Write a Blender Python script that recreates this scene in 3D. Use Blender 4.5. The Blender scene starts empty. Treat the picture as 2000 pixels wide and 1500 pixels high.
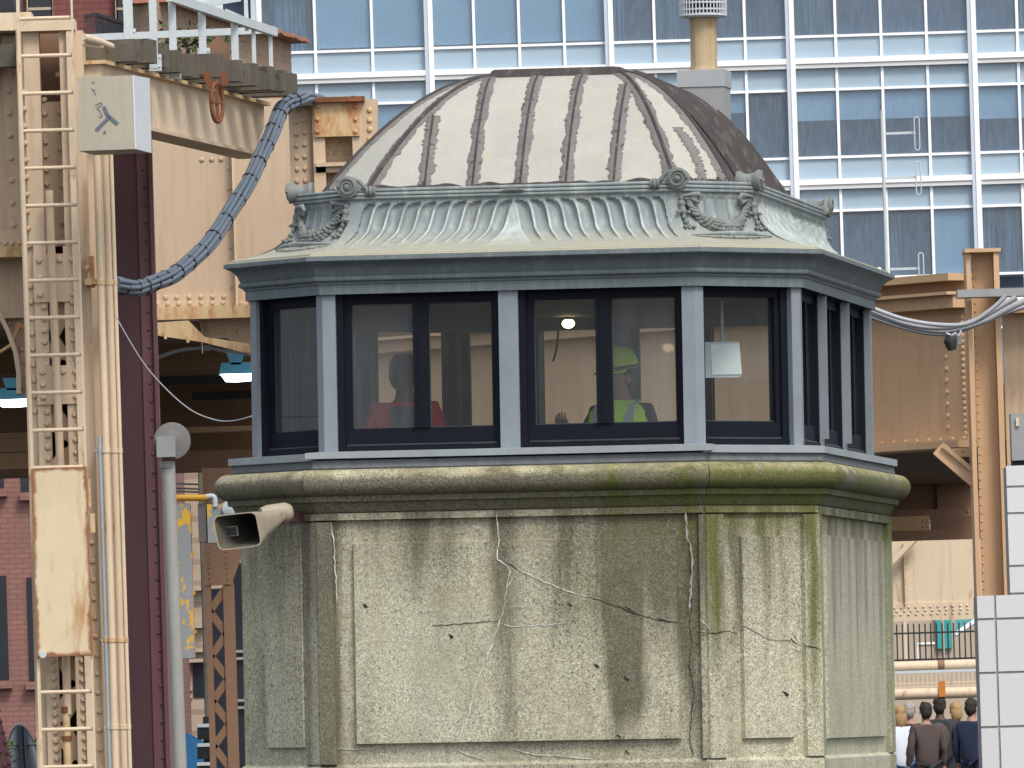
import bpy, math, random
from mathutils import Vector as V, Matrix, noise
random.seed(7)
R = math.radians
col = bpy.context.scene.collection
sc = bpy.context.scene
# ---------------------------------------------------------------- camera, sky, sun
H, F, PITCH, ROLL = 1.7, 19358.0, .0337, .031
cam = bpy.data.cameras.new('camera'); cam.sensor_width = 36; cam.lens = F*36/2000
cam.clip_start = 1; cam.clip_end = 4000
camo = bpy.data.objects.new('camera', cam); col.objects.link(camo)
camo.matrix_world = Matrix.Translation((0, 0, H)) @ Matrix.Rotation(math.pi/2+PITCH, 4, 'X') @ Matrix.Rotation(-ROLL, 4, 'Z')
sc.camera = camo
SUN_EL, SUN_AZ = R(52), R(28)          # azimuth measured from straight behind the camera towards the right
w = bpy.data.worlds.new('World'); sc.world = w; w.use_nodes = True
nt = w.node_tree; nt.nodes.clear()
sky = nt.nodes.new('ShaderNodeTexSky'); sky.sky_type = 'NISHITA'; sky.sun_disc = False
sky.sun_elevation = SUN_EL; sky.sun_rotation = R(180)-SUN_AZ
sky.air_density = 1.0; sky.dust_density = 3.0; sky.ozone_density = 1.0
hs = nt.nodes.new('ShaderNodeHueSaturation'); hs.inputs['Saturation'].default_value = .45
bg = nt.nodes.new('ShaderNodeBackground'); bg.inputs[1].default_value = .15
wo = nt.nodes.new('ShaderNodeOutputWorld')
nt.links.new(sky.outputs[0], hs.inputs['Color']); nt.links.new(hs.outputs[0], bg.inputs[0]); nt.links.new(bg.outputs[0], wo.inputs[0])
sd = bpy.data.lights.new('sun', 'SUN'); sd.energy = 1.4; sd.angle = R(16); sd.color = (1, .95, .87)
so = bpy.data.objects.new('sun', sd); col.objects.link(so)
sdir = V((math.sin(SUN_AZ)*math.cos(SUN_EL), -math.cos(SUN_AZ)*math.cos(SUN_EL), math.sin(SUN_EL)))
so.rotation_euler = sdir.to_track_quat('Z', 'Y').to_euler(); so.location = (20, -20, 60)
sc.view_settings.view_transform = 'Standard'; sc.view_settings.look = 'None'
sc.view_settings.exposure = 0.66; sc.view_settings.gamma = 1
sc.cycles.max_bounces = 8; sc.cycles.transparent_max_bounces = 16
try: sc.cycles.use_denoising = True
except Exception: pass

# ---------------------------------------------------------------- helpers
def at(x, y, D):
    """a point at distance D (world y) that the photograph shows at pixel x, y of 2000 x 1500"""
    dx, dy = x-1000, y-750; c, s = math.cos(ROLL), math.sin(ROLL)
    u = (dx*c-dy*s)/F; v = -(dx*s+dy*c)/F
    yy = math.cos(PITCH)-math.sin(PITCH)*v; zz = math.sin(PITCH)+math.cos(PITCH)*v
    k = D/yy
    return V((u*k, D, H+zz*k))
def ray(x, y):
    a = at(x, y, 1.0); return V((0, 0, H)), (a-V((0, 0, H))).normalized()

class MB:
    def __init__(s): s.v = []; s.f = []; s.m = []
    def add(s, vs, fs, mi=0):
        n = len(s.v); s.v += [V(p) for p in vs]; s.f += [[n+i for i in f] for f in fs]; s.m += [mi]*len(fs); return s
    def hexa(s, a, b, mi=0):     # a: bottom ring of 4, b: top ring of 4
        return s.prism2(a, b, mi)
    def prism2(s, a, b, mi=0):
        n = len(a)
        fs = [list(range(n))[::-1], list(range(n, 2*n))]+[[i, (i+1) % n, n+(i+1) % n, n+i] for i in range(n)]
        return s.add(list(a)+list(b), fs, mi)
    def box(s, p0, p1, mi=0):
        x0, x1 = sorted((p0[0], p1[0])); y0, y1 = sorted((p0[1], p1[1])); z0, z1 = sorted((p0[2], p1[2]))
        return s.prism2([(x0, y0, z0), (x1, y0, z0), (x1, y1, z0), (x0, y1, z0)], [(x0, y0, z1), (x1, y0, z1), (x1, y1, z1), (x0, y1, z1)], mi)
    def pbox(s, x0, y0, x1, y1, D, depth, mi=0):    # top-left and bottom-right corners of the front face in photo pixels
        a = at(x0, y0, D); b = at(x1, y1, D)
        return s.box((a.x, D, b.z), (b.x, D+depth, a.z), mi)
    def ppoly(s, pts, D, depth, mi=0):              # an outline standing at D with real depth
        a = [at(x, y, D) for x, y in pts]; b = [p+V((0, depth, 0)) for p in a]
        return s.prism2(b, a, mi)
    def bar(s, p, q, wd, ht, up=V((0, 0, 1)), mi=0):
        p = V(p); q = V(q); d = (q-p).normalized(); sx = d.cross(V(up)); sx = sx.normalized() if sx.length > 1e-6 else V((1, 0, 0)); sy = sx.cross(d)
        c = [(-1, -1), (1, -1), (1, 1), (-1, 1)]
        return s.prism2([p+sx*a*wd/2+sy*b*ht/2 for a, b in c], [q+sx*a*wd/2+sy*b*ht/2 for a, b in c], mi)
    def tube(s, path, r, seg=8, mi=0, caps=True):
        path = [V(p) for p in path]; n = len(path); rs = r if isinstance(r, (list, tuple)) else [r]*n
        up = None; vs = []
        for i, p in enumerate(path):
            d = (path[min(i+1, n-1)]-path[max(i-1, 0)])
            d = d.normalized() if d.length > 1e-9 else V((0, 0, 1))
            if up is None: up = V((0, 0, 1)) if abs(d.z) < .9 else V((0, 1, 0))
            sx = d.cross(up); sx = sx.normalized() if sx.length > 1e-6 else V((1, 0, 0)); up = sx.cross(d).normalized()
            for k in range(seg):
                a = 2*math.pi*k/seg; vs.append(p+(sx*math.cos(a)+up*math.sin(a))*rs[i])
        fs = [[i*seg+k, i*seg+(k+1) % seg, (i+1)*seg+(k+1) % seg, (i+1)*seg+k] for i in range(n-1) for k in range(seg)]
        if caps: fs += [list(range(seg))[::-1], [(n-1)*seg+k for k in range(seg)]]
        return s.add(vs, fs, mi)
    def rivet(s, p, n, r, mi=0):
        n = V(n).normalized(); t = n.cross(V((0, 0, 1))); t = t.normalized() if t.length > .1 else V((1, 0, 0)); b = n.cross(t); p = V(p)
        vs = []
        for rr, hh in ((1, 0), (.85, .45), (.5, .75)):
            vs += [p+(t*math.cos(a)+b*math.sin(a))*r*rr+n*r*hh for a in [k*math.pi/4 for k in range(8)]]
        fs = [[i*8+k, i*8+(k+1) % 8, i*8+8+(k+1) % 8, i*8+8+k] for i in range(2) for k in range(8)]+[[16+k for k in range(8)]]
        return s.add(vs, fs, mi)
    def prow(s, a, b, n, D, rpx=5.5, mi=0):          # a row of rivets between two photo pixels, heads towards the camera
        for i in range(n):
            k = i/(n-1) if n > 1 else 0
            s.rivet(at(a[0]+(b[0]-a[0])*k+random.uniform(-.6, .6), a[1]+(b[1]-a[1])*k, D)-V((0, .001, 0)), (0, -1, 0), rpx*D/F, mi)
        return s
    def lathe(s, prof, c, axis=(0, 0, 1), seg=20, mi=0):
        ax = V(axis).normalized(); t = ax.cross(V((0, 0, 1))); t = t.normalized() if t.length > .01 else V((1, 0, 0)); b = ax.cross(t); c = V(c)
        vs = [c+ax*h+(t*math.cos(2*math.pi*k/seg)+b*math.sin(2*math.pi*k/seg))*r for r, h in prof for k in range(seg)]
        n = len(prof)
        fs = [[i*seg+k, i*seg+(k+1) % seg, (i+1)*seg+(k+1) % seg, (i+1)*seg+k] for i in range(n-1) for k in range(seg)]
        fs += [list(range(seg))[::-1], [(n-1)*seg+k for k in range(seg)]]
        return s.add(vs, fs, mi)
    def ball(s, c, r, sc3=(1, 1, 1), seg=12, mi=0):
        pr = [(math.sin(math.pi*i/8)*.999+.001, -math.cos(math.pi*i/8)) for i in range(9)]
        n0 = len(s.v); s.lathe(pr, (0, 0, 0), (0, 0, 1), seg, mi); c = V(c)
        for i in range(n0, len(s.v)): q = s.v[i]; s.v[i] = c+V((q.x*r*sc3[0], q.y*r*sc3[1], q.z*r*sc3[2]))
        return s
    def grid(s, fn, nu, nv, mi=0):
        vs = [fn(i/nu, j/nv) for j in range(nv+1) for i in range(nu+1)]
        fs = [[j*(nu+1)+i, j*(nu+1)+i+1, (j+1)*(nu+1)+i+1, (j+1)*(nu+1)+i] for j in range(nv) for i in range(nu)]
        return s.add(vs, fs, mi)

def tag(o, label=None, cat=None, group=None, kind=None):
    if label: o['label'] = label
    if cat: o['category'] = cat; o['kind'] = 'thing'
    if group: o['group'] = group
    if kind: o['kind'] = kind
    return o
def world_of(o):
    m = o.matrix_basis.copy()
    while o.parent: o = o.parent; m = o.matrix_basis @ m
    return m
def obj(name, mb, mats, parent=None, smooth=None, attrs=None, recalc=True):
    me = bpy.data.meshes.new(name)
    inv = world_of(parent).inverted() if (parent is not None and not getattr(mb, 'local', False)) else None
    me.from_pydata([tuple(inv @ p) if inv else tuple(p) for p in mb.v], [], mb.f)
    for m in (mats if isinstance(mats, (list, tuple)) else [mats]): me.materials.append(m)
    me.polygons.foreach_set('material_index', mb.m)
    if recalc:
        import bmesh
        b = bmesh.new(); b.from_mesh(me); bmesh.ops.recalc_face_normals(b, faces=b.faces); b.to_mesh(me); b.free()
    if smooth is not None:
        me.polygons.foreach_set('use_smooth', [True]*len(me.polygons)); me.set_sharp_from_angle(angle=R(smooth))
    if attrs:
        for k, vals in attrs.items():
            a = me.attributes.new(k, 'FLOAT', 'POINT'); a.data.foreach_set('value', vals)
    me.update()
    o = bpy.data.objects.new(name, me); col.objects.link(o)
    if parent is not None: o.parent = parent
    return o
def thing(name, label, cat, loc=(0, 0, 0), group=None, mw=None):
    o = bpy.data.objects.new(name, None); col.objects.link(o); o.empty_display_size = .2
    o.matrix_world = mw if mw is not None else Matrix.Translation(loc)
    o.location, o.rotation_euler, _ = (o.matrix_world.to_translation(), o.matrix_world.to_euler(), 0)
    return tag(o, label, cat, group)

# ---------------------------------------------------------------- materials
def lk(t, a, b): t.links.new(a, b)
def newmat(name):
    m = bpy.data.materials.new(name); m.use_nodes = True; t = m.node_tree
    b = t.nodes['Principled BSDF']; return m, t, b
def texco(t, scale=(1, 1, 1)):
    tc = t.nodes.new('ShaderNodeTexCoord'); mp = t.nodes.new('ShaderNodeMapping'); mp.inputs['Scale'].default_value = scale
    lk(t, tc.outputs['Object'], mp.inputs[0]); return mp.outputs[0]
def noi(t, co, scale, detail=4, rough=.6):
    n = t.nodes.new('ShaderNodeTexNoise'); n.inputs['Scale'].default_value = scale; n.inputs['Detail'].default_value = detail; n.inputs['Roughness'].default_value = rough
    lk(t, co, n.inputs['Vector']); return n.outputs['Fac']
def ramp(t, fac, stops):
    r = t.nodes.new('ShaderNodeValToRGB'); e = r.color_ramp.elements
    while len(e) < len(stops): e.new(.5)
    for i, (p, c) in enumerate(stops): e[i].position = p; e[i].color = (c, c, c, 1) if isinstance(c, (int, float)) else (*c, 1)
    lk(t, fac, r.inputs[0]); return r.outputs[0]
def mix(t, fac, a, b, mode='MIX'):
    m = t.nodes.new('ShaderNodeMix'); m.data_type = 'RGBA'; m.blend_type = mode
    for s, x in ((m.inputs[0], fac), (m.inputs[6], a), (m.inputs[7], b)):
        if isinstance(x, (int, float)): s.default_value = x
        elif isinstance(x, tuple): s.default_value = (*x, 1)
        else: lk(t, x, s)
    return m.outputs[2]
def mth(t, op, a, b=None):
    m = t.nodes.new('ShaderNodeMath'); m.operation = op
    for s, x in ((m.inputs[0], a), (m.inputs[1], b)):
        if x is None: continue
        if isinstance(x, (int, float)): s.default_value = x
        else: lk(t, x, s)
    return m.outputs[0]
def bump(t, b, h, st=.3, dist=.01):
    n = t.nodes.new('ShaderNodeBump'); n.inputs['Strength'].default_value = st; n.inputs['Distance'].default_value = dist
    lk(t, h, n.inputs['Height']); lk(t, n.outputs[0], b.inputs['Normal'])
def attr(t, name):
    a = t.nodes.new('ShaderNodeAttribute'); a.attribute_name = name; return a.outputs['Fac']
def dk(c, k): return tuple(x*k for x in c)
def paint(name, c, rough=.55, var=.22, scale=3, rust=0.0, rustc=(.16, .055, .018), streak=0.0, streakc=None, metal=0, bmp=.15, peel=None, peelc=None):
    m, t, b = newmat(name); co = texco(t)
    n1 = noi(t, co, scale, 5); n2 = noi(t, co, scale*14, 3)
    c1 = mix(t, n1, dk(c, 1-var), dk(c, 1+var)); c1 = mix(t, mth(t, 'MULTIPLY', n2, .35), c1, dk(c, .62))
    if streak:
        st = noi(t, texco(t, (7, 7, .45)), 2.2, 5); f = ramp(t, st, [(.52, 0), (.75, streak)])
        c1 = mix(t, f, c1, streakc or dk(c, .45))
    if peel:
        f = ramp(t, noi(t, co, scale*peel[1], 6, .65), [(peel[0], 0), (peel[0]+.015, 1)]); c1 = mix(t, f, c1, peelc)
    if rust:
        rn = mth(t, 'MULTIPLY', noi(t, texco(t, (3, 3, 1.0)), 2.6, 8, .7), 1.0)
        f = ramp(t, rn, [(.72-.3*rust, 0), (.80-.16*rust, .95)])
        c1 = mix(t, f, c1, mix(t, n2, rustc, dk(rustc, 2.6)))
    lk(t, c1, b.inputs['Base Color']); b.inputs['Roughness'].default_value = rough; b.inputs['Metallic'].default_value = metal
    b.inputs['Specular IOR Level'].default_value = .08 if 'frame' in name else .35
    if bmp: bump(t, b, n2, bmp, .006)
    return m
def glow(name, c, s):
    m, t, b = newmat(name); b.inputs['Base Color'].default_value = (*c, 1); b.inputs['Emission Color'].default_value = (*c, 1); b.inputs['Emission Strength'].default_value = s; return m
def glassmat(name, haze, hazec, refl=1.0, tint=(1, 1, 1)):
    m, t, b = newmat(name); t.nodes.remove(b); out = t.nodes['Material Output']
    tr = t.nodes.new('ShaderNodeBsdfTransparent'); tr.inputs[0].default_value = (*tint, 1)
    df = t.nodes.new('ShaderNodeBsdfDiffuse'); df.inputs[0].default_value = (*hazec, 1)
    gl = t.nodes.new('ShaderNodeBsdfGlossy'); gl.inputs['Roughness'].default_value = .03
    st = noi(t, texco(t, (5, 5, 1.1)), 2.5, 5)
    m1 = t.nodes.new('ShaderNodeMixShader'); lk(t, mth(t, 'MULTIPLY', ramp(t, st, [(.3, .45), (.75, 1)]), haze), m1.inputs[0]); lk(t, tr.outputs[0], m1.inputs[1]); lk(t, df.outputs[0], m1.inputs[2])
    fr = t.nodes.new('ShaderNodeFresnel'); fr.inputs[0].default_value = 1.45
    m2 = t.nodes.new('ShaderNodeMixShader'); gm = t.nodes.new('ShaderNodeNewGeometry'); lk(t, mth(t, 'MULTIPLY', mth(t, 'MULTIPLY', fr.outputs[0], refl), mth(t, 'SUBTRACT', 1.0, gm.outputs['Backfacing'])), m2.inputs[0]); lk(t, m1.outputs[0], m2.inputs[1]); lk(t, gl.outputs[0], m2.inputs[2])
    lk(t, m2.outputs[0], out.inputs[0]); return m

M = {}
BEI = (.56, .43, .30)
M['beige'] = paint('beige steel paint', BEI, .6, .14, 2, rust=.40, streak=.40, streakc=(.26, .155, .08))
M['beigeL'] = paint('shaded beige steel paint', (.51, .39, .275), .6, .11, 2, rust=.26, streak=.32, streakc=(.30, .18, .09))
M['beige2'] = paint('tan steel paint', (.52, .335, .19), .6, .10, 2, rust=.18, streak=.26, streakc=(.27, .14, .06))
M['beige3'] = paint('pale steel paint', (.62, .50, .355), .6, .12, 2, rust=.42, streak=.35)
M['beigerust'] = paint('rust streaked beige paint', (.58, .43, .24), .6, .12, 3, rust=.78, rustc=(.20, .07, .02), streak=.5, streakc=(.25, .11, .04))
M['rust'] = paint('rusty steel', (.17, .065, .028), .8, .4, 6, rust=.5)
M['brown'] = paint('brown steel paint', (.22, .125, .075), .6, .15, 2, rust=.3)
M['deckbrown'] = paint('dusty dark brown steel', (.15, .085, .04), .75, .3, 2, rust=.5)
M['maroon'] = paint('maroon steel paint', (.062, .026, .032), .5, .15, 2, streak=.15)
M['maroon2'] = paint('worn maroon paint', (.12, .052, .056), .55, .15, 2, streak=.2)
M['grey'] = paint('grey metal', (.28, .29, .29), .5, .15, 4, streak=.2)
M['greyl'] = paint('pale galvanised metal', (.50, .55, .57), .5, .08, 5, streak=.12)
M['greyblue'] = paint('grey blue conduit', (.30, .36, .40), .5, .15, 5)
M['whitep'] = paint('white sheet metal', (.62, .66, .70), .5, .08, 4, rust=.3, streak=.25)
M['boxp'] = paint('dirty cream box paint', (.38, .35, .28), .6, .2, 2.5, rust=.25, streak=.4, streakc=(.27, .2, .12))
M['black'] = paint('black rubber', (.022, .023, .026), .5, .2, 6)
M['cable'] = paint('grey blue cable sheath', (.105, .13, .165), .5, .2, 6)
M['cable2'] = paint('pale grey cable sheath', (.33, .34, .36), .4, .15, 6)
M['wood'] = paint('weathered tie timber', (.115, .10, .08), .9, .45, 5, streak=.75, streakc=(.05, .06, .022), peel=(.60, 2.2), peelc=(.055, .047, .037), bmp=.6)
M['stone'] = paint('pale masonry', (.42, .35, .27), .8, .12, 1.2, streak=.25)
M['white'] = paint('white aluminium', (.86, .87, .88), .45, .03, 1, bmp=0)
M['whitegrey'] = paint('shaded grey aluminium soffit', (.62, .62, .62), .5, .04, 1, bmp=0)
M['blue'] = paint('bright blue enamel', (.16, .56, .80), .5, .2, 5)
M['bluebanner'] = paint('blue hoarding', (.012, .10, .23), .6, .1, 3)
M['teal'] = paint('teal paint', (.04, .30, .30), .5, .15, 3)
M['yellow'] = paint('amber paint', (.60, .30, .035), .55, .12, 6, rust=.2)
M['peel'] = paint('peeling signal paint', (.27, .28, .29), .6, .12, 5, peel=(.53, 1.4), peelc=(.62, .36, .05))
M['darkglass'] = paint('dark window glass', (.02, .024, .034), .12, .3, 2, bmp=0)
M['tile'] = paint('pale glazed tile', (.62, .63, .64), .35, .04, 2, bmp=.05)
_t = M['tile'].node_tree; _b = _t.nodes['Principled BSDF']; _oi = _t.nodes.new('ShaderNodeObjectInfo'); _l = _b.inputs['Base Color'].links[0].from_socket
lk(_t, mix(_t, mth(_t, 'MULTIPLY', _oi.outputs['Random'], .16), _l, (.38, .39, .40)), _b.inputs['Base Color'])
M['grout'] = paint('dark grout', (.33, .33, .32), .8, .2, 4)
M['lampwhite'] = glow('lit lamp lens', (.92, .97, 1), 6)
M['bulb'] = glow('lit warm bulb', (1, .72, .38), 9)
def panelrust():
    m, t, b = newmat('edge rusted cream sheet'); tc = t.nodes.new('ShaderNodeTexCoord'); sp = t.nodes.new('ShaderNodeSeparateXYZ'); lk(t, tc.outputs['Generated'], sp.inputs[0])
    ex = mth(t, 'ABSOLUTE', mth(t, 'SUBTRACT', sp.outputs[0], .5)); ez = mth(t, 'ABSOLUTE', mth(t, 'SUBTRACT', sp.outputs[2], .5))
    ed = mth(t, 'MAXIMUM', ramp(t, ex, [(.36, 0), (.5, 1)]), ramp(t, ez, [(.455, 0), (.5, 1)])); co = texco(t)
    st = noi(t, texco(t, (5.5, 5.5, .9)), 1.6, 5, .6); n2 = noi(t, co, 30, 4); n3 = noi(t, co, 9, 6, .7)
    c = mix(t, noi(t, co, 3, 5), (.50, .40, .25), (.66, .55, .38)); c = mix(t, ramp(t, st, [(.50, 0), (.68, .85)]), c, (.36, .17, .055))
    f = mth(t, 'ADD', mth(t, 'MULTIPLY', ed, .42), mth(t, 'ADD', mth(t, 'MULTIPLY', n3, .5), mth(t, 'MULTIPLY', st, .35)))
    c = mix(t, ramp(t, f, [(.60, 0), (.74, .95)]), c, mix(t, n2, (.11, .035, .012), (.34, .14, .045)))
    lk(t, c, b.inputs['Base Color']); b.inputs['Roughness'].default_value = .7; bump(t, b, n3, .25, .006); return m
M['panelrust'] = panelrust()
# tower
ZN = (.205, .235, .245)
def zinc(name, c, wear, pat=0):
    m, t, b = newmat(name); co = texco(t); n1 = noi(t, co, 2.5, 6); n2 = noi(t, co, 40, 3); st = noi(t, texco(t, (8, 8, 1.2)), 2.0, 6, .65)
    c1 = mix(t, n1, dk(c, .72), dk(c, 1.25)); c1 = mix(t, ramp(t, st, [(.5, 0), (.72, .65*wear)]), c1, (.38, .42, .40))
    c1 = mix(t, ramp(t, noi(t, texco(t, (5, 5, 3)), 1.7, 7, .7), [(.58, 0), (.72, .55*wear)]), c1, (.33, .29, .19))
    if pat:
        c1 = mix(t, mth(t, 'MULTIPLY', attr(t, 'wear'), ramp(t, st, [(.3, .25), (.6, .95)])), c1, (.44, .50, .49)); sx = t.nodes.new('ShaderNodeSeparateXYZ'); lk(t, co, sx.inputs[0]); zz = mth(t, 'ADD', sx.outputs[2], mth(t, 'MULTIPLY', noi(t, texco(t, (4, 4, 2)), 2, 5), .10)); c1 = mix(t, ramp(t, mth(t, 'SUBTRACT', zz, 3.9+.5), [(.12, .9), (.27, 0)]) , c1, mix(t, n2, (.30, .29, .215), (.40, .385, .29)))
    lk(t, c1, b.inputs['Base Color']); b.inputs['Roughness'].default_value = .62; b.inputs['Specular IOR Level'].default_value = .3; bump(t, b, n2, .2, .004); return m
M['zinc'] = zinc('weathered blue grey zinc', (.190, .222, .226), 1.0)
M['zincf'] = zinc('patinated frieze zinc', (.190, .222, .226), 1.0, 1)
M['zincd'] = zinc('cornice grey green paint', (.125, .155, .165), .35)
M['post'] = zinc('window post blue grey paint', (.195, .225, .255), .12)
M['ornament'] = zinc('ornament zinc with grime', (.15, .165, .155), .45)
M['sill'] = zinc('sill sheet metal', (.25, .285, .30), .35)
M['frame'] = paint('black window frame', (.009, .011, .017), .6, .2, 4, bmp=0)
M['framed'] = paint('frame track metal', (.06, .066, .078), .4, .2, 4, bmp=0)
M['inside'] = paint('cabin interior dark paint', (.030, .029, .032), .8, .2, 3)
M['flash'] = paint('crumbling grey sealant', (.15, .165, .175), .8, .5, 14, bmp=1)
M['glass'] = glassmat('clear window glass', .025, (.33, .37, .40), .9, (.96, .985, 1))
M['dusty'] = glassmat('dusty window glass', .10, (.29, .32, .345), .9, (.96, .985, 1))
M['mid'] = glassmat('smeared window glass', .08, (.33, .37, .40), 1.0, (.96, .985, 1))
def concrete():
    m, t, b = newmat('exposed aggregate concrete'); co = texco(t)
    vo = t.nodes.new('ShaderNodeTexVoronoi'); vo.inputs['Scale'].default_value = 112; lk(t, co, vo.inputs['Vector'])
    v2 = t.nodes.new('ShaderNodeTexVoronoi'); v2.inputs['Scale'].default_value = 230; lk(t, co, v2.inputs['Vector'])
    sp = t.nodes.new('ShaderNodeSeparateColor'); lk(t, vo.outputs['Color'], sp.inputs[0])
    s2 = t.nodes.new('ShaderNodeSeparateColor'); lk(t, v2.outputs['Color'], s2.inputs[0])
    peb = ramp(t, sp.outputs[0], [(0, (.11, .10, .07)), (.2, (.255, .24, .16)), (.55, (.43, .41, .28)), (.82, (.59, .575, .43)), (1, (.80, .80, .70))])
    fin = ramp(t, s2.outputs[1], [(0, (.045, .043, .03)), (.3, (.29, .275, .185)), (.8, (.51, .495, .36)), (1, (.84, .83, .75))])
    c = mix(t, .5, peb, fin); c = mix(t, ramp(t, noi(t, co, 46, 2, .5), [(.64, 0), (.68, .8)]), c, (.06, .052, .035))
    n1 = noi(t, co, 1.6, 5); c = mix(t, ramp(t, n1, [(.4, 0), (.65, .3)]), c, (.44, .42, .31), 'MIX')
    c = mix(t, ramp(t, noi(t, co, 3.1, 6, .7), [(.5, 0), (.72, .4)]), c, (.28, .235, .145))
    c = mix(t, ramp(t, noi(t, texco(t, (2.2, 2.2, .9)), 1.7, 6, .65), [(.48, 0), (.70, .5)]), c, (.155, .14, .085))
    st = noi(t, texco(t, (9, 9, .5)), 2.0, 6, .65)
    stain = mth(t, 'ADD', mth(t, 'MULTIPLY', mth(t, 'MULTIPLY', attr(t, 'stain'), 1.75), ramp(t, st, [(.28, .5), (.66, 1.0)])), ramp(t, st, [(.56, 0), (.74, .30)]))
    grain = ramp(t, s2.outputs[0], [(0, .72), (.75, 1), (1, .5)])
    c = mix(t, mth(t, 'MULTIPLY', mth(t, 'MINIMUM', stain, .92), grain), c, (.062, .056, .036))
    mo = mth(t, 'MULTIPLY', mth(t, 'MULTIPLY', attr(t, 'moss'), 1.45), ramp(t, noi(t, texco(t, (11, 11, 1.6)), 2.2, 7, .7), [(.32, .15), (.62, 1.15)]))
    c = mix(t, mth(t, 'MULTIPLY', mth(t, 'MINIMUM', mo, .92), grain), c, mix(t, s2.outputs[2], (.040, .050, .008), (.125, .135, .022)))
    gr = mth(t, 'MULTIPLY', attr(t, 'pale'), .7); c = mix(t, gr, c, mix(t, s2.outputs[1], (.27, .285, .22), (.56, .57, .46)))
    sz = t.nodes.new('ShaderNodeSeparateXYZ'); lk(t, co, sz.inputs[0]); c = mix(t, mth(t, 'MULTIPLY', ramp(t, mth(t, 'SUBTRACT', sz.outputs[2], 2.5), [(.625, 0), (.67, .5)]), mth(t, 'MULTIPLY', grain, ramp(t, noi(t, texco(t, (3, 3, 6)), 2.4, 6, .7), [(.38, 0), (.6, 1)]))), c, mix(t, s2.outputs[1], (.33, .27, .12), (.66, .60, .36)))
    lk(t, c, b.inputs['Base Color']); b.inputs['Roughness'].default_value = .9; b.inputs['Specular IOR Level'].default_value = .2
    bump(t, b, mth(t, 'ADD', vo.outputs['Distance'], mth(t, 'MULTIPLY', s2.outputs[0], .6)), .13, .008); return m
M['conc'] = concrete()
def domemat():
    m, t, b = newmat('off white roof coating'); co = texco(t)
    c = mix(t, noi(t, co, 2.6, 7, .7), (.26, .255, .225), (.43, .425, .385))
    c = mix(t, ramp(t, noi(t, texco(t, (9, 9, 1.5)), 1.6, 7, .7), [(.54, 0), (.70, .5)]), c, (.44, .36, .22))
    c = mix(t, ramp(t, noi(t, co, 9, 6, .7), [(.66, 0), (.70, .8)]), c, (.20, .18, .17))
    c = mix(t, ramp(t, noi(t, texco(t, (3, 3, 14)), 3, 4), [(.6, 0), (.75, .3)]), c, (.30, .29, .27))
    lk(t, c, b.inputs['Base Color']); b.inputs['Roughness'].default_value = .75; bump(t, b, noi(t, co, 18, 5), .35, .01); return m
M['dome'] = domemat()
M['tar'] = paint('grey tar band', (.165, .155, .147), .85, .35, 6, peel=(.60, 5), peelc=(.06, .055, .053), bmp=.5)
M['tard'] = paint('dark weathered tar', (.050, .043, .042), .8, .4, 7, streak=.55, streakc=(.17, .155, .145), peel=(.68, 3), peelc=(.26, .235, .215), bmp=.6)
M['crackd'] = paint('crack shadow grime', (.02, .018, .014), .9, .2, 5, bmp=0)
M['crackw'] = paint('lime bloom', (.62, .62, .58), .9, .15, 9, bmp=.3)
M['crackg'] = paint('grey crack filler', (.30, .29, .27), .9, .15, 9, bmp=.3)
M['paper'] = paint('white paper', (.72, .75, .70), .8, .03, 3, bmp=0)
M['lime'] = paint('lime safety fabric', (.58, .90, .05), .8, .15, 5)
M['limehat'] = paint('lime hat shell', (.52, .84, .05), .4, .05, 5, bmp=0)
M['silver'] = paint('silver reflective tape', (.45, .47, .48), .4, .1, 5)
def brick(name, c1, c2, mor, sx):
    m, t, b = newmat(name); tc = t.nodes.new('ShaderNodeTexCoord'); sp = t.nodes.new('ShaderNodeSeparateXYZ'); cb = t.nodes.new('ShaderNodeCombineXYZ')
    lk(t, tc.outputs['Object'], sp.inputs[0]); lk(t, mth(t, 'ADD', sp.outputs[0], sp.outputs[1]), cb.inputs[0]); lk(t, sp.outputs[2], cb.inputs[1])
    bt = t.nodes.new('ShaderNodeTexBrick'); bt.inputs['Color1'].default_value = (*c1, 1); bt.inputs['Color2'].default_value = (*c2, 1); bt.inputs['Mortar'].default_value = (*mor, 1)
    bt.inputs['Scale'].default_value = 1; bt.inputs['Brick Width'].default_value = sx; bt.inputs['Row Height'].default_value = sx*.36; bt.inputs['Mortar Size'].default_value = sx*.05
    lk(t, cb.outputs[0], bt.inputs['Vector']); n = noi(t, tc.outputs['Object'], 1.3, 6)
    c = mix(t, mth(t, 'MULTIPLY', n, .6), bt.outputs['Color'], dk(c1, .6)); lk(t, c, b.inputs['Base Color']); b.inputs['Roughness'].default_value = .9; bump(t, b, bt.outputs['Fac'], -.3, .01); return m
M['brickpink'] = brick('painted pinkish brick', (.235, .115, .098), (.265, .135, .112), (.18, .085, .07), .20)
M['brickred'] = brick('dark red brick', (.17, .055, .05), (.22, .07, .06), (.12, .05, .045), .26)
M['bricktan'] = brick('tan common brick', (.36, .24, .15), (.44, .31, .20), (.30, .24, .19), .26)
M['stonebl'] = brick('pale masonry courses', (.40, .32, .245), (.43, .35, .27), (.27, .21, .16), .9)
M['terra'] = paint('terracotta coping', (.40, .17, .11), .7, .2, 6)
M['leaf'] = paint('leaf green', (.05, .095, .025), .7, .4, 9)
M['leafb'] = paint('bright leaf green', (.22, .42, .05), .7, .3, 9)
M['asphalt'] = paint('asphalt', (.055, .055, .055), .9, .2, 1)

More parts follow.
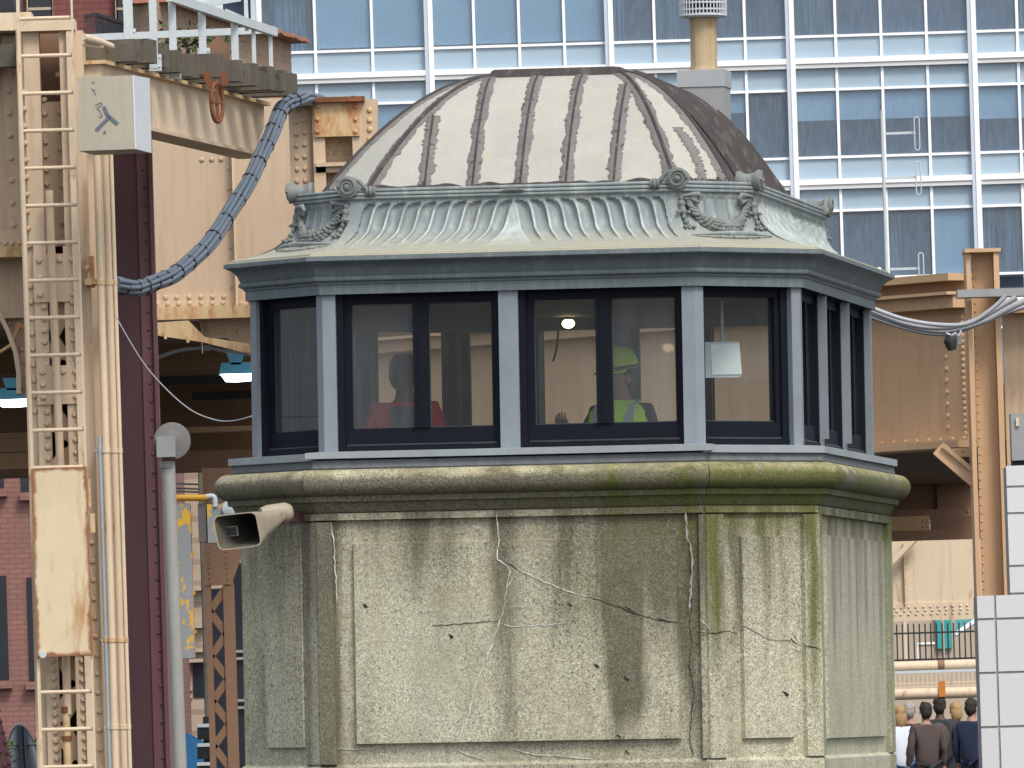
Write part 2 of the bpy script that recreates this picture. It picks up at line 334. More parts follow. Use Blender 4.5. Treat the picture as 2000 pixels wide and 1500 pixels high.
# ================================================================= THE BRIDGE HOUSE
TD, PHI, TX0, W, C, S, B, TILT = 58.66, -.156, -.0198, 2.2572, .8375, 3.567, .835, .0128
PV = V((0, TD, 1.977+H))
TM = Matrix.Translation(PV) @ Matrix.Rotation(TILT, 4, 'Y') @ Matrix.Translation(-PV) @ Matrix.Translation((TX0, TD, 0)) @ Matrix.Rotation(PHI, 4, 'Z')
TMI = TM.inverted()
cb_, sb_ = C*math.cos(B), C*math.sin(B)
OCT = [V((-W/2, 0)), V((W/2, 0)), V((W/2+cb_, sb_)), V((W/2+cb_, sb_+S)), V((W/2, 2*sb_+S)), V((-W/2, 2*sb_+S)), V((-W/2-cb_, sb_+S)), V((-W/2-cb_, sb_))]
# faces: 0 front, 1 right chamfer, 2 right side, 3 back right, 4 back, 5 back left, 6 left side, 7 left chamfer
FT = [(OCT[(i+1) % 8]-OCT[i]).normalized() for i in range(8)]; FN = [V((d.y, -d.x)) for d in FT]; FM = [(OCT[i]+OCT[(i+1) % 8])/2 for i in range(8)]
FL = [(OCT[(i+1) % 8]-OCT[i]).length for i in range(8)]
def ring(o):
    out = []
    for i in range(8):
        n1, n2 = FN[i-1], FN[i]; out.append(OCT[i]+(n1+n2)/(1+n1.dot(n2))*o)
    return out
def fp(i, u, z, o): p = FM[i]+FT[i]*u+FN[i]*o; return V((p.x, p.y, z+H))          # z counts from the camera's height
def flen(i, o): r = ring(o); return (r[(i+1) % 8]-r[i]).length
def pf(i, x, y, o):
    """photo pixel -> (u, z) on face i of the tower at offset o"""
    a, d = ray(x, y); a = TMI @ a; d = TMI.to_3x3() @ d; n = V((FN[i].x, FN[i].y, 0)); p0 = fp(i, 0, 0, o)
    q = a+d*((p0-a).dot(n)/d.dot(n)); return ((q-p0).dot(V((FT[i].x, FT[i].y, 0))), q.z-H)
class TB(MB):
    local = True
    def loft(s, prof, mi=0, cap0=False, cap1=False):
        rs = [[V((p.x, p.y, z+H)) for p in ring(o)] for o, z in prof]; n = len(rs)
        fs = [[i*8+k, i*8+(k+1) % 8, (i+1)*8+(k+1) % 8, (i+1)*8+k] for i in range(n-1) for k in range(8)]
        if cap0: fs.append(list(range(8))[::-1])
        if cap1: fs.append([(n-1)*8+k for k in range(8)])
        return s.add([p for r in rs for p in r], fs, mi)
    def fbox(s, i, u0, u1, z0, z1, o0, o1, mi=0):
        return s.prism2([fp(i, u0, z0, o1), fp(i, u1, z0, o1), fp(i, u1, z0, o0), fp(i, u0, z0, o0)], [fp(i, u0, z1, o1), fp(i, u1, z1, o1), fp(i, u1, z1, o0), fp(i, u0, z1, o0)], mi)
tower = thing('bridge_house', 'octagonal bridge house of stained concrete with black windows and pale domed roof', 'bridge house', mw=TM)

# ---- concrete base: one skin per face so that stains sit where the photo has them
def nz(*a): return noise.noise(V(a))
def sm(a, b, x): t = max(0, min(1, (x-a)/(b-a))); return t*t*(3-2*t)
def ga(x, c, w_): return math.exp(-((x-c)/w_)**2)
def stains(i, u, z, o):
    L = FL[i]/2
    st = .40*sm(.2, 1.25, z)*(.6+.8*max(0, nz(u*5+i*9, z*.5, 1)+.4))
    if z > 1.235: st += .75*sm(1.45, 1.40, z); 
    mo = pa = 0
    wob = .03*nz(z*2.5, i*7+.3, 2)
    if i == 0:
        for c, w_, a, z0, z1 in ((.70, .085, 1.05, -.2, 1.15), (.62, .05, .5, -.3, .9), (1.07, .055, .75, -.3, 1.3), (-1.1, .06, .7, -.4, 1.3), (-.03, .07, .45, -.3, .9), (.9, .05, .35, .3, 1.2), (-.55, .05, .3, .6, 1.2), (.32, .06, .3, .3, 1.2)):
            st += a*ga(u+wob, c, w_)*sm(z0, z0+.4, z)
        st += .25*sm(-.05, -.26, z)+.24*sm(.0, .35, u+.1*nz(z*2, u*2, 4))*sm(-.1, .8, z)*(.55+.9*max(0, nz(u*2.5, z*1.5, 8)+.35))+.4*sm(-1.0, -1.08, u)
        st -= .12*ga(u, -.5, .4)*sm(1.2, .8, z)
        mo += .30*sm(.1, .5, u)*sm(.0, .9, z)*(.5+nz(u*3, z*2, 12))
        mo += .30*(z > 1.235)*sm(-.2, 1.0, u)*sm(1.45, 1.36, z)*(.4+1.6*max(0, nz(u*4, z*6, 21)+.2))+.55*ga(u+wob, 1.08, .05)*sm(.2, 1.1, z)+.35*ga(u, .35, .6)*ga(z, 1.30, .05)+.4*ga(u, .65, .05)*sm(.9, 1.2, z)
        pa += .4*ga(u, -.5, .35)*sm(1.0, .4, z)*(1 if z < 1.1 else 0)
    elif i == 1:
        for c, w_, a in ((-.36, .05, .5), (-.2, .03, .45), (0.02, .03, .35), (.15, .03, .35), (.38, .035, .5)): st += a*ga(u+wob, c, w_)*sm(-.2, .9, z)
        mo += .95*ga(u+wob*.6, -.39, .05)*sm(-.1, .9, z)+1.0*ga(u+wob*.5, .385, .035)*sm(-.2, .5, z)+.95*sm(.95, 1.28, z)*(.6+nz(u*8, z, 3)+.3)+.8*ga(z, 1.36, .05)+.4*ga(u, .0, .05)*sm(.6, 1.1, z)
    elif i == 2:
        for k in range(9): st += (.25+.35*((k*5) % 3))*ga(u+wob, -1.6+k*.40+.12*nz(k*1.3, 1, 1), .04+.03*(k % 2))*sm(-.3+.3*(k % 3), .8, z)
        mo += .8*sm(.9, 1.3, z)*(.6+nz(u*3, z, 5))+.7*ga(u, -1.75, .12)+1.0*ga(u, 1.65, .14); pa += .42*sm(1.15, .95, z)
    elif i == 7:
        st += .25*ga(u, -.30, .08)*sm(.3, 1.0, z)+.6*ga(u, .33, .05)+.2*ga(u, -.05, .2)*sm(.4, 1.1, z)-.1; pa += .25*ga(u, -.05, .2)*sm(.6, .2, z); mo += .25*ga(u, .2, .3)*ga(z, 1.3, .07)
    else: st += .4*max(0, nz(u*4, z*.4, i))
    return max(0, st), max(0, min(1, mo)), max(0, pa)
def skin(mb, prof):
    """wall skin following a profile [(o, z)] with vertices every few centimetres on the seen faces"""
    at_ = {'stain': [], 'moss': [], 'pale': []}
    for i in range(8):
        n = max(2, int(FL[i]/(.03 if i in (0, 1, 7) else .07 if i == 2 else .4)))
        pr = []
        for (o0, z0), (o1, z1) in zip(prof, prof[1:]):
            m_ = max(1, int(math.hypot(o1-o0, z1-z0)/.045)) if i in (0, 1, 2, 7) else 1
            pr += [(o0+(o1-o0)*k/m_, z0+(z1-z0)*k/m_) for k in range(m_)]
        pr.append(prof[-1]); nv = len(pr)-1
        def fn(a, b):
            o, z = pr[round(b*nv)]; u = (a-.5)*flen(i, o)
            for k, x in zip(('stain', 'moss', 'pale'), stains(i, u, z, o)): at_[k].append(x)
            j = .0025*nz(u*9, z*9, i); return fp(i, u, z, o+j*(0 if abs(a-.5) > .49 else 1))
        mb.grid(fn, n, nv)
    return at_
def arc(oc, zc, r, a0, a1, n): return [(oc+r*math.cos(R(a0+(a1-a0)*k/n)), zc+r*math.sin(R(a0+(a1-a0)*k/n))) for k in range(n+1)]
mb = TB(); a_ = skin(mb, [(.075, -H), (.075, -.275), (.045, -.255), (.05, 1.235), (.062, 1.238), (.078, 1.262), (.095, 1.296), (.118, 1.300), (.124, 1.330), (.12, 1.338)])
bm_ = obj('base_wall', mb, M['conc'], tower, 35, a_, recalc=False)
mb = TB(); a_ = skin(mb, [(.10, 1.332)]+arc(.115, 1.412, .078, -80, 85, 12)+[(.02, 1.492)])
obj('torus_moulding', mb, M['conc'], tower, 40, a_, recalc=False)
# pilaster strips, rails and raised panels
def cpanel(i, u0, u1, z0, z1, o0, o1):
    """a slab on face i, subdivided and stained like the wall behind it"""
    mb = TB(); at_ = {'stain': [], 'moss': [], 'pale': []}
    def put(fn, nu, nv):
        pts = []
        def g(a, b):
            u, z, o = fn(a, b)
            for k, x in zip(('stain', 'moss', 'pale'), stains(i, u, z, o)): at_[k].append(x)
            return fp(i, u, z, o+.0018*nz(u*8, z*8, i+3))
        mb.grid(g, nu, nv)
    nu = max(1, int(abs(u1-u0)/.03)); nv = max(1, int(abs(z1-z0)/.045)); e = .007
    put(lambda a, b: (u0+e+(u1-u0-2*e)*a, z0+e+(z1-z0-2*e)*b, o1), nu, nv)
    for fa in ((lambda a, b: (u0+e*b+(u1-u0-2*e*b)*a, z0+e*b, o0+(o1-o0)*b), nu, 1), (lambda a, b: (u1-e*b-(u1-u0-2*e*b)*a, z1-e*b, o0+(o1-o0)*b), nu, 1),
               (lambda a, b: (u1-e*b, z0+e*b+(z1-z0-2*e*b)*a, o0+(o1-o0)*b), nv, 1), (lambda a, b: (u0+e*b, z1-e*b-(z1-z0-2*e*b)*a, o0+(o1-o0)*b), nv, 1)): put(*fa)
    return mb, at_
def slab(name, i, x0, y0, x1, y1, o0, o1, label=None, uv=None):
    if uv: u0, u1, z0, z1 = uv
    else:
        (ua, za), (ub, zb) = pf(i, x0, y0, o1), pf(i, x1, y1, o1); u0, u1, z0, z1 = ua, ub, zb, za
    mb, at_ = cpanel(i, u0, u1, z0, z1, o0, o1); ob = obj(name, mb, M['conc'], tower, 30, at_, recalc=False)
    if label: ob['label'] = label
    return ob
hf = flen(0, .05)/2; hc = flen(1, .05)/2; hs_ = flen(2, .05)/2
uL, zT = pf(0, 650, 1018, .08); uR, _ = pf(0, 1362, 1002, .08)
slab('pilaster', 0, 0, 0, 0, 0, .045, .082, uv=(-hf-.012, uL, -.262, zT))
slab('pilaster', 0, 0, 0, 0, 0, .045, .082, uv=(uR, hf+.012, -.262, zT))
slab('panel_rail', 0, 0, 0, 0, 0, .045, .084, uv=(-hf-.012, hf+.012, zT-.002, 1.236))
slab('raised_panel', 0, 688, 1060, 1330, 1444, .045, .083, 'large raised panel crossed by pale cracks')
uA, zA = pf(1, 1413, 1003, .07); uB, zB = pf(1, 1575, 1460, .07)
slab('panel_rail', 1, 0, 0, 0, 0, .045, .078, uv=(-hc, hc, zA, 1.236))
slab('pilaster', 1, 0, 0, 0, 0, .045, .078, uv=(-hc, uA, -.262, zA+.001)); slab('pilaster', 1, 0, 0, 0, 0, .045, .078, uv=(uB, hc+.01, -.262, zA+.001))
slab('raised_panel', 1, 1447, 1046, 1555, 1442, .045, .075, 'narrow raised panel with a dark crack across it')
slab('panel_rail', 7, 0, 0, 0, 0, .045, .07, uv=(-hc, hc, zA, 1.236))
slab('raised_panel', 7, 512, 1052, 594, 1462, .045, .075, 'narrow raised panel behind the loudspeaker')
slab('pilaster', 7, 0, 0, 0, 0, .045, .068, uv=(.285, hc+.008, -.262, zA))
slab('panel_rail', 2, 0, 0, 0, 0, .045, .075, uv=(-hs_-.01, hs_, zA-.01, 1.236))
slab('pilaster', 2, 0, 0, 0, 0, .045, .075, uv=(-hs_-.01, -hs_+.12, -.262, zA)); slab('pilaster', 2, 0, 0, 0, 0, .045, .075, uv=(hs_-.2, hs_, -.262, zA))
slab('raised_panel', 2, 0, 0, 0, 0, .045, .07, uv=(-hs_+.3, hs_-.4, -.16, zA-.12))
# cracks and lime bloom lying on the concrete
def crackpath(i, pts, o, wd, rough=.5, thick=.003):
    mb = TB(); P = []
    for (x0, y0), (x1, y1) in zip(pts, pts[1:]):
        n = max(2, int(math.hypot(x1-x0, y1-y0)/7))
        for k in range(n):
            t = k/n; P.append((x0+(x1-x0)*t+random.uniform(-2, 2)*rough*1.6, y0+(y1-y0)*t+random.uniform(-1.5, 1.5)*rough*1.6))
    P.append(pts[-1]); Q = [pf(i, x, y, o) for x, y in P]; L_ = []; R_ = []
    for k, (u, z) in enumerate(Q):
        a = Q[max(0, k-1)]; b = Q[min(len(Q)-1, k+1)]; d = V((b[0]-a[0], b[1]-a[1])); d = d.normalized() if d.length > 0 else V((0, 1)); n = V((-d.y, d.x))
        ww = wd*random.uniform(.12, 1.15)*(.74 if wd < .008 else .9)*(.25 if k in (0, len(Q)-1) else 1)
        L_.append((u+n.x*ww, z+n.y*ww)); R_.append((u-n.x*ww, z-n.y*ww))
    for k in range(len(Q)-1):
        q = [L_[k], L_[k+1], R_[k+1], R_[k]]
        mb.add([fp(i, u, z, o+thick) for u, z in q]+[fp(i, u, z, o-.004) for u, z in q], [[0, 1, 2, 3], [0, 4, 5, 1], [3, 2, 6, 7]])
    return mb
def crack(name, i, pts, o, wd, mat, lab=None, rough=.5):
    ob = obj(name, crackpath(i, pts, o, wd, rough), M[mat], tower)
    if lab: ob['label'] = lab
for pts, wd in (([(975, 1048), (972, 1092), (990, 1105), (995, 1120), (988, 1160), (984, 1190), (975, 1215), (962, 1255), (940, 1310), (925, 1350), (915, 1400), (897, 1440)], .005),
                ([(1005, 1112), (998, 1135), (988, 1150)], .004), ([(975, 1215), (995, 1224), (1040, 1222), (1100, 1218)], .003), ([(1015, 1115), (1060, 1135), (1110, 1156), (1150, 1166)], .0035)):
    crack('lime_crack', 0, pts, .0835, wd, 'crackw')
for pts, wd in (([(845, 1222), (900, 1218), (972, 1213)], .003), ([(1150, 1166), (1215, 1188), (1240, 1198), (1290, 1212), (1325, 1216)], .0035), ([(995, 1100), (1012, 1112)], .007), ([(1222, 1186), (1240, 1196)], .011), ([(1284, 1208), (1300, 1212)], .006)):
    crack('dark_crack', 0, pts, .0835, wd, 'crackd')
crack('dark_crack', 0, [(1338, 1022), (1345, 1060), (1350, 1130), (1352, 1180), (1346, 1215), (1352, 1250), (1345, 1300), (1356, 1350), (1350, 1400), (1347, 1445), (1354, 1476)], .0475, .0035, 'crackd')
crack('filled_crack', 0, [(1340, 1002), (1342, 1045), (1352, 1080), (1350, 1160), (1347, 1190)], .0845, .008, 'crackg')
crack('filled_crack', 0, [(970, 1000), (972, 1024), (975, 1050)], .0855, .003, 'crackw'); crack('lime_crack', 0, [(970, 1020), (974, 1058)], .0475, .004, 'crackw')
crack('lime_crack', 0, [(648, 1022), (652, 1060), (656, 1120), (658, 1180)], .0835, .004, 'crackw')
crack('lime_crack', 0, [(875, 1470), (890, 1462), (905, 1472), (940, 1482), (948, 1486)], .0475, .004, 'crackw'); crack('lime_crack', 0, [(985, 1455), (1030, 1472), (1100, 1478), (1165, 1484)], .0475, .0035, 'crackw')
crack('lime_crack', 0, [(690, 1492), (715, 1466), (740, 1455)], .0475, .003, 'crackw'); crack('lime_crack', 0, [(640, 1463), (690, 1464), (745, 1462)], .0475, .003, 'crackw')
crack('dark_crack', 1, [(1358, 1235), (1400, 1236), (1412, 1232), (1440, 1237)], .0795, .0035, 'crackd'); crack('filled_crack', 1, [(1452, 1222), (1475, 1232), (1500, 1248), (1545, 1250)], .0765, .006, 'crackg')
crack('dark_crack', 1, [(1545, 1248), (1558, 1260)], .0765, .006, 'crackd'); crack('dark_crack', 1, [(1558, 1260), (1600, 1266)], .0795, .003, 'crackd')
for x_, y_, i_, o_ in ((1113, 1180, 0, .0835), (1225, 1470, 0, .0475), (1165, 1300, 0, .0835), (1225, 1325, 0, .0835), (715, 1182, 0, .0835), (1535, 1355, 1, .0755), (1210, 1440, 0, .0835), (880, 1242, 0, .0835)):
    crack('pit', i_, [(x_-5, y_-3), (x_, y_+1), (x_+4, y_+4)], o_, random.uniform(.006, .011), 'crackd', rough=.9)
crack('lime_crack', 1, [(1368, 1210), (1380, 1222), (1388, 1232)], .0795, .006, 'crackw')

# ---- sill, sealant
mb = TB(); mb.loft([(.085, 1.478), (.10, 1.50), (.092, 1.545), (.05, 1.55)]); obj('sealant_bed', mb, M['flash'], tower, 20)
def sillring(o_in, faces, name, o_out, z0, z1, zb):
    for k, fs in enumerate(faces):
        for i in fs:
            mb = TB(); a = ring(o_out); b = ring(o_in); q = [(i, o_out), ((i+1) % 8, o_out), ((i+1) % 8, o_in), (i, o_in)]
            pts = [ring(o)[j] for j, o in q]
            mb.prism2([V((p.x, p.y, z0+H)) for p in pts], [V((p.x, p.y, (z1 if n < 2 else zb)+H)) for n, p in enumerate(pts)])
            obj('sill', mb, M['sill'], tower)
sillring(-.22, [[1, 2, 3, 4, 5, 6, 7]], 'sill', .115, 1.545, 1.586, 1.606)
mb = TB(); h_ = flen(0, .118)/2
mb.prism2([fp(0, -h_-.03, 1.556, .122), fp(0, h_+.06, 1.556, .122), fp(0, h_-.1, 1.556, -.22), fp(0, -h_+.1, 1.556, -.22)], [fp(0, -h_-.03, 1.592, .122), fp(0, h_+.06, 1.592, .122), fp(0, h_-.1, 1.610, -.22), fp(0, -h_+.1, 1.610, -.22)])
obj('sill', mb, M['sill'], tower)

# ---- windows
ZS, ZH = 1.600, 2.56
def seg2(i, o): r = ring(o); return r[i]
for i in range(8):          # corner posts
    wa = .078 if i in (0, 1, 4, 5) else .06; fa, fb = (i-1) % 8, i
    wA = {0: .078, 4: .078}.get(fa, .066 if fa % 2 else .085); wB = {0: .078, 4: .078}.get(fb, .066 if fb % 2 else .085)
    v0 = ring(-.025)[i]; v1 = ring(-.16)[i]
    pts = [v0-FT[fa]*wA, v0, v0+FT[fb]*wB, v0+FT[fb]*wB-FN[fb]*.135, v1, v0-FT[fa]*wA-FN[fa]*.135]
    mb = TB(); mb.prism2([V((p.x, p.y, ZS-.01+H)) for p in pts], [V((p.x, p.y, ZH+H)) for p in pts]); obj('corner_post', mb, M['post'], tower)
def window(i, u0, u1, kind, panes):
    """frame with its sliding sashes; kind 2 = two sashes, 1 = one fixed light"""
    fl, fr = (.085, .052) if kind == 2 else (.045, .085) if i == 1 else (.075, .05)
    zb, zt = ZS+.135, ZH-.085; fo, fi = -.085, -.145
    f = TB(); f.fbox(i, u0+.002, u1-.002, ZS-.005, ZS+.032, fo-.03, fo+.025); f.fbox(i, u0+.002, u1-.002, ZS+.044, zb, fi, fo); f.fbox(i, u0+.002, u1-.002, zt, ZH, fi, fo)
    f.fbox(i, u0+.002, u0+fl, zb, zt, fi, fo); f.fbox(i, u1-fr, u1-.002, zb, zt, fi, fo)
    f.fbox(i, u0+.002, u0+fl*.5, ZS, ZH, fo, fo+.035); f.fbox(i, u1-fr*.6, u1-.002, ZS, ZH, fo, fo+.02); f.fbox(i, u0, u1, ZH-.03, ZH, fo, fo+.03)
    wf = obj('window', f, M['frame'], tower)
    t = TB(); t.fbox(i, u0+.05, u1-.03, ZS+.034, ZS+.042, fo-.02, fo+.012); obj('track', t, M['framed'], wf)
    ia, ib = u0+fl, u1-fr
    if kind == 2:
        m_ = (ia+ib)/2; s_ = TB(); s_.fbox(i, m_-.042, m_+.042, zb, zt, fi, fo+.012); s_.fbox(i, m_-.05, m_-.03, zb, zt, fo+.012, fo+.02); obj('meeting_stile', s_, M['frame'], wf)
        sp = [(ia, m_-.042), (m_+.042, ib)]
    else: sp = [(ia, ib)]
    for (a, b), pm in zip(sp, panes):
        p = TB(); p.fbox(i, a, b, zb, zt, -.118, -.112); obj('pane', p, M[pm], wf)
        e = TB()
        for q in ((a, a+.006, zb, zt), (a, b, zb, zb+.006)): e.fbox(i, *q, -.112, -.106)
        obj('glazing_bead', e, M['framed'], wf)
h0 = flen(0, -.025)/2
for i in (0, 4):
    window(i, -h0+.078, -.058, 2, ('dusty', 'glass')); window(i, .058, h0-.078, 2, ('glass', 'dusty'))
    p = TB(); p.fbox(i, -.058, .058, ZS-.01, ZH, -.16, -.025); obj('window_post', p, M['post'], tower)
h1 = flen(1, -.025)/2
for i in (1, 3, 5, 7):
    a, b = (.066, .066); window(i, -h1+a, h1-b, 1, ('dusty' if i == 7 else 'glass',))
h2 = flen(2, -.025)/2
for i in (2, 6):
    e = (2*h2-.17)/3
    for k in range(3):
        window(i, -h2+.085+e*k+(.06 if k else 0), -h2+.085+e*(k+1)-(.06 if k < 2 else 0), 2, ('mid', 'mid'))
        if k < 2:
            u = -h2+.085+e*(k+1); p = TB(); p.fbox(i, u-.058, u+.058, ZS-.01, ZH, -.16, -.052); p.fbox(i, u-.05, u-.03, ZS+.06, ZH-.03, -.052, -.012); obj('window_post', p, M['post'], tower)
            p2 = TB(); p2.fbox(i, u-.029, u-.01, ZS+.09, ZH-.03, -.052, -.022); obj('window_track', p2, M['greyl'], tower)
# ---- cornice
mb = TB(); mb.loft([(-.2, 2.545), (-.02, 2.545), (-.02, 2.536), (0, 2.534), (0, 2.590), (.010, 2.594), (.012, 2.604), (.02, 2.608)]+arc(.022, 2.626, .017, -70, 80, 5)+[(.028, 2.646), (.032, 2.655), (.045, 2.680), (.062, 2.700), (.085, 2.716), (.108, 2.724), (.108, 2.728), (.122, 2.730), (.122, 2.752), (.10, 2.758)])
obj('cornice', mb, M['zincd'], tower, 30)
# ---- concave frieze above the cornice
SK = [(.112, 2.757), (.085, 2.762), (.084, 2.775), (.0, 2.790), (-.09, 2.815), (-.165, 2.850), (-.225, 2.895), (-.265, 2.945), (-.285, 3.0), (-.295, 3.06), (-.30, 3.12)]
def skz(t):                        # smooth position along the frieze profile, t 0 bottom .. 1 top
    x = t*(len(SK)-1); i = min(int(x), len(SK)-2); f = x-i; p = [SK[max(0, min(len(SK)-1, i+k))] for k in (-1, 0, 1, 2)]
    g = lambda k: .5*((2*p[1][k])+(-p[0][k]+p[2][k])*f+(2*p[0][k]-5*p[1][k]+4*p[2][k]-p[3][k])*f*f+(-p[0][k]+3*p[1][k]-3*p[2][k]+p[3][k])*f**3)
    return (g(0), g(1)) if i > 2 else (p[1][0]+(p[2][0]-p[1][0])*f, p[1][1]+(p[2][1]-p[1][1])*f)
def sk_o(z):
    for k in range(200):
        o, zz = skz(.25+.75*k/200)
        if zz >= z: return o
    return -.30
def sk_z(o_):
    for k in range(200):
        o, zz = skz(.25+.75*k/200)
        if o <= o_: return zz
    return 3.1
mb = TB(); wr_ = []
for i in range(8):
    nu = 420 if i == 0 else 300 if i == 2 else 90 if i in (1, 7) else 8; nv = 64 if i in (0, 1, 2, 7) else 20
    def fn(a, b, i=i):
        o, z = skz(b); Lh = flen(i, o)/2; u = (a-.5)*2*Lh; d = 0
        if i in (0, 2):
            v = (3.095-z)/(3.095-2.805); lim = flen(i, -.3)/2-.12; s_ = 1 if u >= 0 else -1
            if 0 < v < 1:
                sh = .048*(1-(1-min(v/.2, 1))**2)+.07*v+.075*max(0, (v-.6)/.4)**1.6-.03; q = (abs(u)-sh+.005)/.092
                if abs(u)-sh > -.02 and abs(u)-sh < lim:
                    fr = q-math.floor(q); prof = math.sin(math.pi*min(1, fr/.78))**.5 if fr < .78 else -.4*math.sin(math.pi*(fr-.78)/.22)
                    topc = .02+.13*(abs(fr-.38)*2)**2.4
                    d = -.026*prof*sm(topc, topc+.04, v)*sm(1.0, .80, v)
                elif abs(u)-sh <= -.02: d = .006*sm(0, .3, v)
        elif i in (1, 7):
            if 2.93 < z < 3.09 or 2.79 < z <= 2.93:
                q = (u+.005)/.085*(1.0/(1+max(0, (o+.3))*1.2)); fr = q-math.floor(q); d = -.010*(1 if .16 < fr else 0)*(1 if abs(u) < .30+max(0, o+.3)*.4 else 0)*(sm(3.085, 3.075, z))*sm(2.80, 2.83, z)
        wr_.append(max(0, d)/.009); return fp(i, u, z, o+d)
    mb.grid(fn, nu, nv)
obj('frieze', mb, M['zincf'], tower, 50, {'wear': wr_}, recalc=False)
for i in (1, 7):
    mb = TB(); mb.tube([fp(i, (a/16-.5)*.62, sk_z(-.155)+.012*math.sin(math.pi*a/16), -.150+.045*math.sin(math.pi*a/16)) for a in range(17)], [.004+.012*math.sin(math.pi*a/16) for a in range(17)], 6); obj('leaf_ledge', mb, M['zinc'], tower, 60)
mb = TB(); mb.loft([(-.31, 3.10)]+arc(-.292, 3.118, .011, -80, 80, 4)+arc(-.290, 3.140, .011, -80, 80, 4)+arc(-.295, 3.163, .012, -80, 100, 5)+[(-.36, 3.17), (-.40, 3.13), (-.62, 3.12)])
obj('rim_moulding', mb, M['zinc'], tower, 40)
# ---- scrolls, knobs and garlands on the corner bays
def spiral(c, ax_n, r, flip=1):
    ax_n = V(ax_n).normalized(); t = V((0, 0, 1)).cross(ax_n).normalized()*flip; up = V((0, 0, 1))
    P = []
    for k in range(40):
        a = k/39*4.2*math.pi; rr = r*(1-.78*k/39); P.append(c+t*rr*math.cos(a)+up*rr*math.sin(a))
    return P
def scroll(i, vtx, side):
    """scroll whose disc faces away from face i, standing over corner vtx"""
    n = V((FN[i].x, FN[i].y, 0)); t = V((FT[i].x, FT[i].y, 0))*side; p = ring(-.30)[vtx]; c = V((p.x, p.y, 3.185+H))+n*.0
    mb = TB(); mb.lathe([(.02, -.11), (.058, -.105), (.062, -.085), (.045, -.06), (.04, -.02), (.05, .0), (.064, .022), (.066, .04), (.05, .046)], c, n, 24)
    mb.tube(spiral(c+n*.047, n, .055, -side), [.011*(1-.5*k/39) for k in range(40)], 6); mb.lathe([(.016, .04), (.016, .058), (.006, .064)], c, n, 10)
    # tail sweeping down on to the rim, ending in a ringed knob
    P = [c+t*.03+V((0, 0, .05))+n*.02, c+t*.07+V((0, 0, .035))+n*.02, c+t*.10+V((0, 0, .0))+n*.02, c+t*.125+V((0, 0, -.03))+n*.02]
    mb.tube(P, [.012, .014, .014, .01], 8); k = c+t*.14+V((0, 0, -.028))+n*.016
    mb.lathe([(.02, -.03), (.03, -.026), (.03, -.018), (.024, -.014), (.033, -.008), (.035, 0), (.033, .008), (.024, .014), (.03, .018), (.03, .026), (.02, .03)], k, t, 14)
    obj('scroll', mb, M['ornament'], tower, 40)
scroll(0, 0, 1); scroll(0, 1, -1); scroll(2, 2, 1); scroll(6, 7, -1); scroll(2, 3, -1); scroll(4, 4, 1); scroll(4, 5, -1); scroll(6, 6, 1)
for i in (1, 7, 3, 5):
    L = flen(i, -.28)/2-.03
    mb = TB(); rr = random.Random(i)
    n = 44
    for k in range(n+1):              # hanging swag, thick in the middle, made of overlapping leaves
        a = k/n; u = (-L+.03)+(2*L-.06)*a; sag = 4*a*(1-a); z = 3.065-.185*sag**.85; o = sk_o(z)+.012; r_ = .014+.030*sag**1.6
        for q in range(6):
            an = q*math.pi/3+k*.5; du = r_*.3*math.cos(an); dz = r_*math.sin(an); do = abs(r_*math.cos(an))*.9
            mb.ball(fp(i, u+du+rr.uniform(-.006, .006), z+dz, o+do*.6), .010+.35*r_*rr.uniform(.5, 1), (1, .9, .55+.4*rr.random()), 6)
    obj('garland', mb, M['ornament'], tower, 60)
    for s_ in (-1, 1):
        mb = TB(); u = s_*(L+.005)
        for z, r_ in ((3.07, .020), (3.035, .027), (3.01, .022), (2.99, .026), (2.955, .018), (2.925, .020), (2.90, .015)):
            o = sk_o(z); mb.ball(fp(i, u, z, o+.008), r_, (.9, .9, 1.0), 8)
        for z, w_ in ((2.985, .05), (2.895, .045)):
            o = sk_o(z)
            for k in range(3): mb.ball(fp(i, u+(k-1)*w_*.75, z-.008*(k == 1), o+.014), .013, (1.2, 1, .8), 8)
        obj('tassel', mb, M['ornament'], tower, 60)
        mb = TB(); P = [fp(i, u-s_*x, z, sk_o(z)+.02+dd) for x, z, dd in ((0, 3.08, .0), (.05, 3.09, .02), (.11, 3.095, .02), (.125, 3.07, .015), (.11, 3.045, .01), (.06, 3.065, .01), (.02, 3.075, 0))]
        mb.tube(P, [.008, .012, .016, .016, .014, .010, .006], 8); obj('bow', mb, M['ornament'], tower, 60)
mb = TB(); mb.prism2([fp(0, -.07, 3.14, -.28), fp(0, .07, 3.14, -.28), fp(0, 0, 3.165, -.28)], [fp(0, -.07, 3.14, -.262), fp(0, .07, 3.14, -.262), fp(0, 0, 3.165, -.262)]); obj('rim_peak', mb, M['ornament'], tower)

